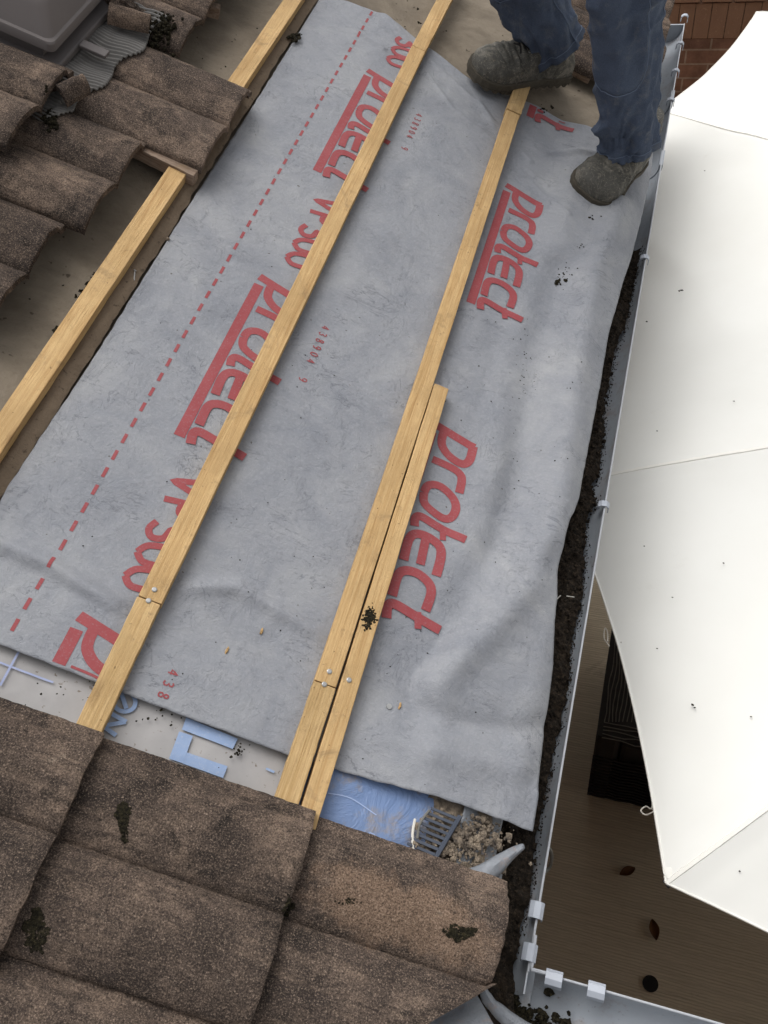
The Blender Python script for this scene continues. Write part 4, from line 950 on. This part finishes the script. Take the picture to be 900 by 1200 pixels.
# hands: palm, four fingers and a thumb
rb = [.13, .125, .14, .075, .055, .065, .088, .07, .065, .045, .030, .065, .045, .030, .085, .055, .04, .085, .055, .04]
for wr, side in ((10, 1), (13, -1)):
    W_ = vb[wr]; d = V3(0, -.45, -.89); pidx = len(vb); vb.append(W_+d*.07); rb.append(.026); eb.append((wr, pidx))
    for f_ in range(4):
        base = len(vb); off = V3((f_-1.5)*.021, 0, 0); L_ = (.07, .08, .075, .06)[f_]
        vb += [W_+d*.095+off, W_+d*(.095+L_*.5)+off+V3(0, -.008, 0), W_+d*(.095+L_*.9)+off+V3(0, .01, -.002)]; rb += [.0095, .0085, .0075]; eb += [(pidx, base), (base, base+1), (base+1, base+2)]
    base = len(vb); vb += [W_+d*.04+V3(-side*.03, -.005, 0), W_+d*.075+V3(-side*.05, -.012, 0)]; rb += [.012, .009]; eb += [(pidx, base), (base, base+1)]
body = skin('body', vb, eb, rb, SKIN, pn)
g = MB(); g.blob(tuple(HD+V3(0, .022, .035)), (.088, .10, .095), 2, .05, 20, 14); g.build('hair', HAIR, pn)
for sx in (-1, 1):
    g = MB(); g.blob(tuple(HD+V3(sx*.032, -.082, .0)), (.012, .008, .008), 1, .0, 10, 8); g.build('eye', LACE, pn)
    g = MB(); g.blob(tuple(HD+V3(sx*.088, .01, -.01)), (.010, .018, .030), 1, .1, 10, 8); g.build('ear', SKIN, pn)
g = MB(); g.blob(tuple(HD+V3(0, -.098, -.022)), (.012, .018, .022), 1, .0, 10, 8); g.build('nose', SKIN, pn)
g = MB(); g.blob(tuple(HD+V3(0, -.083, -.055)), (.024, .008, .006), 1, .0, 12, 6); g.build('mouth', SCUFF, pn)
skin('jumper', [PEL+V3(0, 0, .02), PEL+V3(0, .01, .2), CH, NK-V3(0, 0, .05), SHL, ELL, WRL, SHR, ELR, WRR], [(0, 1), (1, 2), (2, 3), (2, 4), (4, 5), (5, 6), (2, 7), (7, 8), (8, 9)], [.165, .15, .165, .085, .085, .062, .042, .085, .062, .042], JUMP, pn)
# trousers: lofted cloth tubes with real folds
def leg(Hp, K_, A_, seed, g, hem_r=.078, knee_r=.088, dirk=V3(0, -1, 0)):
    NS, NU = 150, 72; vs = []
    top = Hp+V3(0, 0, .02)
    for j in range(NS+1):
        t = j/NS
        if t < .45: p = top.lerp(K_, t/.45)
        else: p = K_.lerp(A_, (t-.45)/.55)
        # soften knee
        k = math.exp(-((t-.45)/.08)**2); p = p+dirk*.012*k
        r_ = .118*(1-t/.45)+knee_r*(t/.45) if t < .45 else knee_r+(hem_r-knee_r)*((t-.45)/.55)
        tt = (K_-top if t < .45 else A_-K_).normalized(); ax = tt.cross(V3(0, 1, 0)).normalized(); ay = tt.cross(ax).normalized()
        for i in range(NU):
            a_ = 2*math.pi*i/NU; d = ax*math.cos(a_)+ay*math.sin(a_)
            stack = max(0, (t-.70)/.30)           # cloth gathered above the boot
            w_ = .0
            ph = t*44+2.6*math.sin(a_+seed)+1.6*nz(math.cos(a_)*1.3+seed, math.sin(a_)*1.3, t*4)
            w_ += .040*stack**.6*((1-abs(math.sin(ph/2)))**1.5-.3)*(.5+.5*math.sin(a_*1.0+seed*2+t*9))*(1 if t < .965 else .3)
            w_ += .010*math.exp(-((t-.52)/.10)**2)*((1-abs(math.sin(t*42+1.6*math.sin(a_+seed))))**2-.3)
            w_ += .016*nz(d.x*1.4+seed, d.y*1.4, t*6)+.013*(1-abs(nz(d.x*2.4, d.y*2.4+seed, t*13+d.x*2))*2)*(.4+.6*stack)+.004*fbm(d.x*3, d.y*3+seed, t*16)
            w_ += .010*math.sin(a_*2+seed+t*3)*(1-stack)
            fl = 1.0+.10*math.cos(2*a_)
            vs.append(p+d*(r_*fl+w_))
    fs = [(j*NU+i, j*NU+(i+1) % NU, (j+1)*NU+(i+1) % NU, (j+1)*NU+i) for j in range(NS) for i in range(NU)]
    # turned hem inside
    base = NS*NU; c_ = A_+ (K_-A_).normalized()*.03
    inner = [vs[base+i].lerp(c_, .18)+(K_-A_).normalized()*.004 for i in range(NU)]; inn2 = [q+(K_-A_).normalized()*.06 for q in inner]
    fs += [(base+i, base+(i+1) % NU, (NS+1)*NU+(i+1) % NU, (NS+1)*NU+i) for i in range(NU)]
    fs += [((NS+1)*NU+i, (NS+1)*NU+(i+1) % NU, (NS+2)*NU+(i+1) % NU, (NS+2)*NU+i) for i in range(NU)]
    g.add(vs+inner+inn2, fs); return vs, NS, NU
g = MB(); L2, NS, NU = leg(H2, K2, A2, 1.3, g, .058, .072); L1, _, _ = leg(H1, K1, A1, 4.1, g, .064, .086)
g.blob(tuple(PEL+V3(0, 0, -.0)), (.175, .15, .15), 1, .05, 28, 18); tr = g.build('trousers', DENIM, pn, autosm=0)
# seams and knee pocket on each leg
def legpt(Lv, t, a_, out=.003):
    j = min(NS, max(0, t*NS)); j0 = int(j); i = (a_/(2*math.pi)*NU) % NU; i0 = int(i); c_ = sum((Lv[j0*NU+k] for k in range(0, NU, 6)), V3(0, 0, 0))/(NU/6)
    def q(jj, ii): return Lv[min(NS, jj)*NU+ii % NU]
    p = q(j0, i0).lerp(q(j0, i0+1), i-i0).lerp(q(j0+1, i0).lerp(q(j0+1, i0+1), i-i0), j-j0); return p+(p-c_).normalized()*out
def ang(Lv, t, dirv):
    best = max(range(NU), key=lambda i: (Lv[int(t*NS)*NU+i]).dot(dirv)); return best/NU*2*math.pi
for Lv, K_, tag_ in ((L2, K2, 2), (L1, K1, 1)):
    fr = ang(Lv, .6, V3(-.1, -1, .1)); sd = ang(Lv, .6, V3(1, -.25, 0) if tag_ == 2 else V3(1, -.6, 0))
    g = MB(); g.tube([legpt(Lv, .05+.93*k/80, sd, .0006) for k in range(81)], .0011, 5); g.build('side_seam', THREAD, pn)
    # knee patch: pad of cloth
    g = MB(); wA = 1.0
    P_ = lambda o: (lambda u, v: tuple(legpt(Lv, .40+.345*v, fr+(u-.5)*2*wA*(1-.18*max(0, v-.8)/.2), o*(1 if 0 < u < 1 and 0 < v < 1 else .2))))
    g.solid(P_(.0055), P_(-.002), 24, 30); g.fix = True; g.build('knee_pocket', DENIM, pn, autosm=0)
    g = MB(); pth = [(0, 0), (0, .5), (0, .9), (.12, .985), (.5, 1.), (.88, .985), (1, .9), (1, .5), (1, 0)]
    pth = resample(pth, .03); g.tube([P_(.0062)(min(.985, max(.015, a_)), min(.985, max(.015, b_))) for a_, b_ in pth], .0009, 5); g.build('pocket_stitching', THREAD, pn)
    g = MB(); hem = [legpt(Lv, .975, 2*math.pi*k/72, .0004) for k in range(73)]; g.tube(hem, .0010, 5, caps=False); g.build('hem_stitching', THREAD, pn)
# boots: lofted along the foot in roof coordinates
def boot(toe, heel, n0, lab, parent, ankle):
    """toe, heel: (s,y); n0 sole bottom above slope"""
    T, Hh = V3(*r2w(*toe, n0)), V3(*r2w(*heel, n0)); ax = (T-Hh); L_ = ax.length; ax.normalize(); nn = V3(*r2w(0, 0, 1)); sd = ax.cross(nn).normalized()
    prof = [(0., .022, .02), (.02, .036, .06), (.08, .042, .085), (.2, .044, .115), (.33, .043, .125), (.45, .046, .105), (.58, .051, .080), (.70, .056, .066), (.82, .056, .060), (.91, .048, .054), (.97, .034, .046), (1., .016, .034)]
    NU_ = 64; vs = []; P2 = []
    NSG = 100
    for j in range(NSG+1):
        t = j/NSG; w_ = interp([(a, b) for a, b, c_ in prof], t); h_ = interp([(a, c_) for a, b, c_ in prof], t); w_ *= 1.16
        cr = .0045*math.sin(t*85)*math.exp(-((t-.62)/.09)**2)
        for i in range(NU_):
            a_ = 2*math.pi*i/NU_; cx_ = math.cos(a_); cy_ = math.sin(a_)
            x = w_*math.copysign(abs(cx_)**.75, cx_); z = .026+(h_-.012)*max(0, cy_)**.8+cr*max(0, cy_)+ (0 if cy_ > 0 else -.008)
            upz = max(0, cy_+.15)
            bend = math.exp(-((t-.66)/.08)**2); cz_ = (1-abs(math.sin(t*62+1.2*cx_+.8*math.sin(cx_*4))))**2
            dd = .0045*bend*(cz_-.3)+.0035*math.exp(-((t-.38)/.14)**2)*(1-abs(nz(t*16, cx_*2, z*30))*3)+.0022*fbm(t*9, cx_*2.2, cy_*2.2)
            cap_ = -.0022*math.exp(-((t-.80+.03*cx_*cx_)/.006)**2)-.0018*math.exp(-((t-.30-.05*cx_)/.006)**2)
            z += (dd+cap_)*upz; x += (dd+cap_)*cx_*1.2
            vs.append(Hh+ax*(t*L_)+sd*x+nn*z)
    fs = [(j*NU_+i, j*NU_+(i+1) % NU_, (j+1)*NU_+(i+1) % NU_, (j+1)*NU_+i) for j in range(NSG) for i in range(NU_)]; fs += [tuple(range(NU_))[::-1], tuple(NSG*NU_+i for i in range(NU_))]
    g = MB(); g.add(vs, fs); g.fix = True
    bt = g.build('boot', BOOT, parent, autosm=60); bt['label'] = lab
    loc = Vector(parent['_loc'])
    def sub(name, mb, mat, **kw):
        o = mb.build(name, mat, parent, **kw); o.parent = bt; return o
    g = MB()
    def so(u, v, z): 
        t = u; w_ = interp([(a, b) for a, b, c_ in prof], t)*1.22+.003; x = (v-.5)*2*w_; wel = .003
        return tuple(Hh+ax*(-.004+t*(L_+.008))+sd*x+nn*z)
    g.solid(lambda u, v: so(u, v, .029), lambda u, v: so(u, v, .010), 40, 6); g.fix = True; sub('midsole', g, SOLE, smooth=False, bevel=.003)
    g = MB(); g.solid(lambda u, v: so(u, v, .011), lambda u, v: so(u, v, .002 if int(u*26) % 2 == 0 or .25 < v < .75 else .0085), 78, 6); g.fix = True; sub('tread', g, SOLE, smooth=False)
    g = MB(); up_ = (ankle-(Hh+ax*(.27*L_)+nn*.09)); g.tube([Hh+ax*(.25*L_)+nn*.07, Hh+ax*(.26*L_)+nn*.10, Hh+ax*(.25*L_)+nn*.115+V3(0, 0, .02), Hh+ax*(.24*L_)+nn*.12+V3(0, 0, .05)], [.045, .048, .050, .048], 24); sub('ankle_collar', g, BOOT)
    g = MB()
    for k in range(4):
        t = .47+k*.045; h_ = interp([(a, c_) for a, b, c_ in prof], t)+.016
        p = lambda x, tt, q=0: Hh+ax*(tt*L_)+sd*x+nn*(interp([(a, c_) for a, b, c_ in prof], tt)+.015-abs(x)*abs(x)*9-q)
        g.tube([p(-.020, t), p(-.007, t+.010, -.002), p(.007, t+.022, -.002), p(.020, t+.032)], .0022, 6); g.tube([p(.020, t), p(.007, t+.010, -.003), p(-.007, t+.022, -.003), p(-.020, t+.032)], .0022, 6)
    sub('lace', g, LACE)
    g = MB()
    for k in range(4):
        for sx in (-1, 1):
            t = .47+k*.045; q = Hh+ax*(t*L_)+sd*(sx*.024)+nn*(interp([(a, c_) for a, b, c_ in prof], t)+.0105-.005); g = MB(); g.tube([q, q+nn*.004], .0042, 8); sub('eyelet', g, STEEL)
    g = MB(); q = Hh+ax*(.90*L_)+sd*(.012)+nn*(.058); g.blob(tuple(q), (.010, .008, .005), 4, .5, 12, 8); sub('toe_scuff', g, SCUFF)
boot((-.178, .900), (-.072, 1.165), .012, 'muddy grey boot flat on the grey sheet, pale scuff on its toe', pn, A2)
boot((-.560, 1.185), (-.325, 1.385), .020, 'muddy boot seen from its side at the end of the right batten', pn, A1)
for o in bpy.data.objects:
    if '_loc' in o.keys(): del o['_loc']
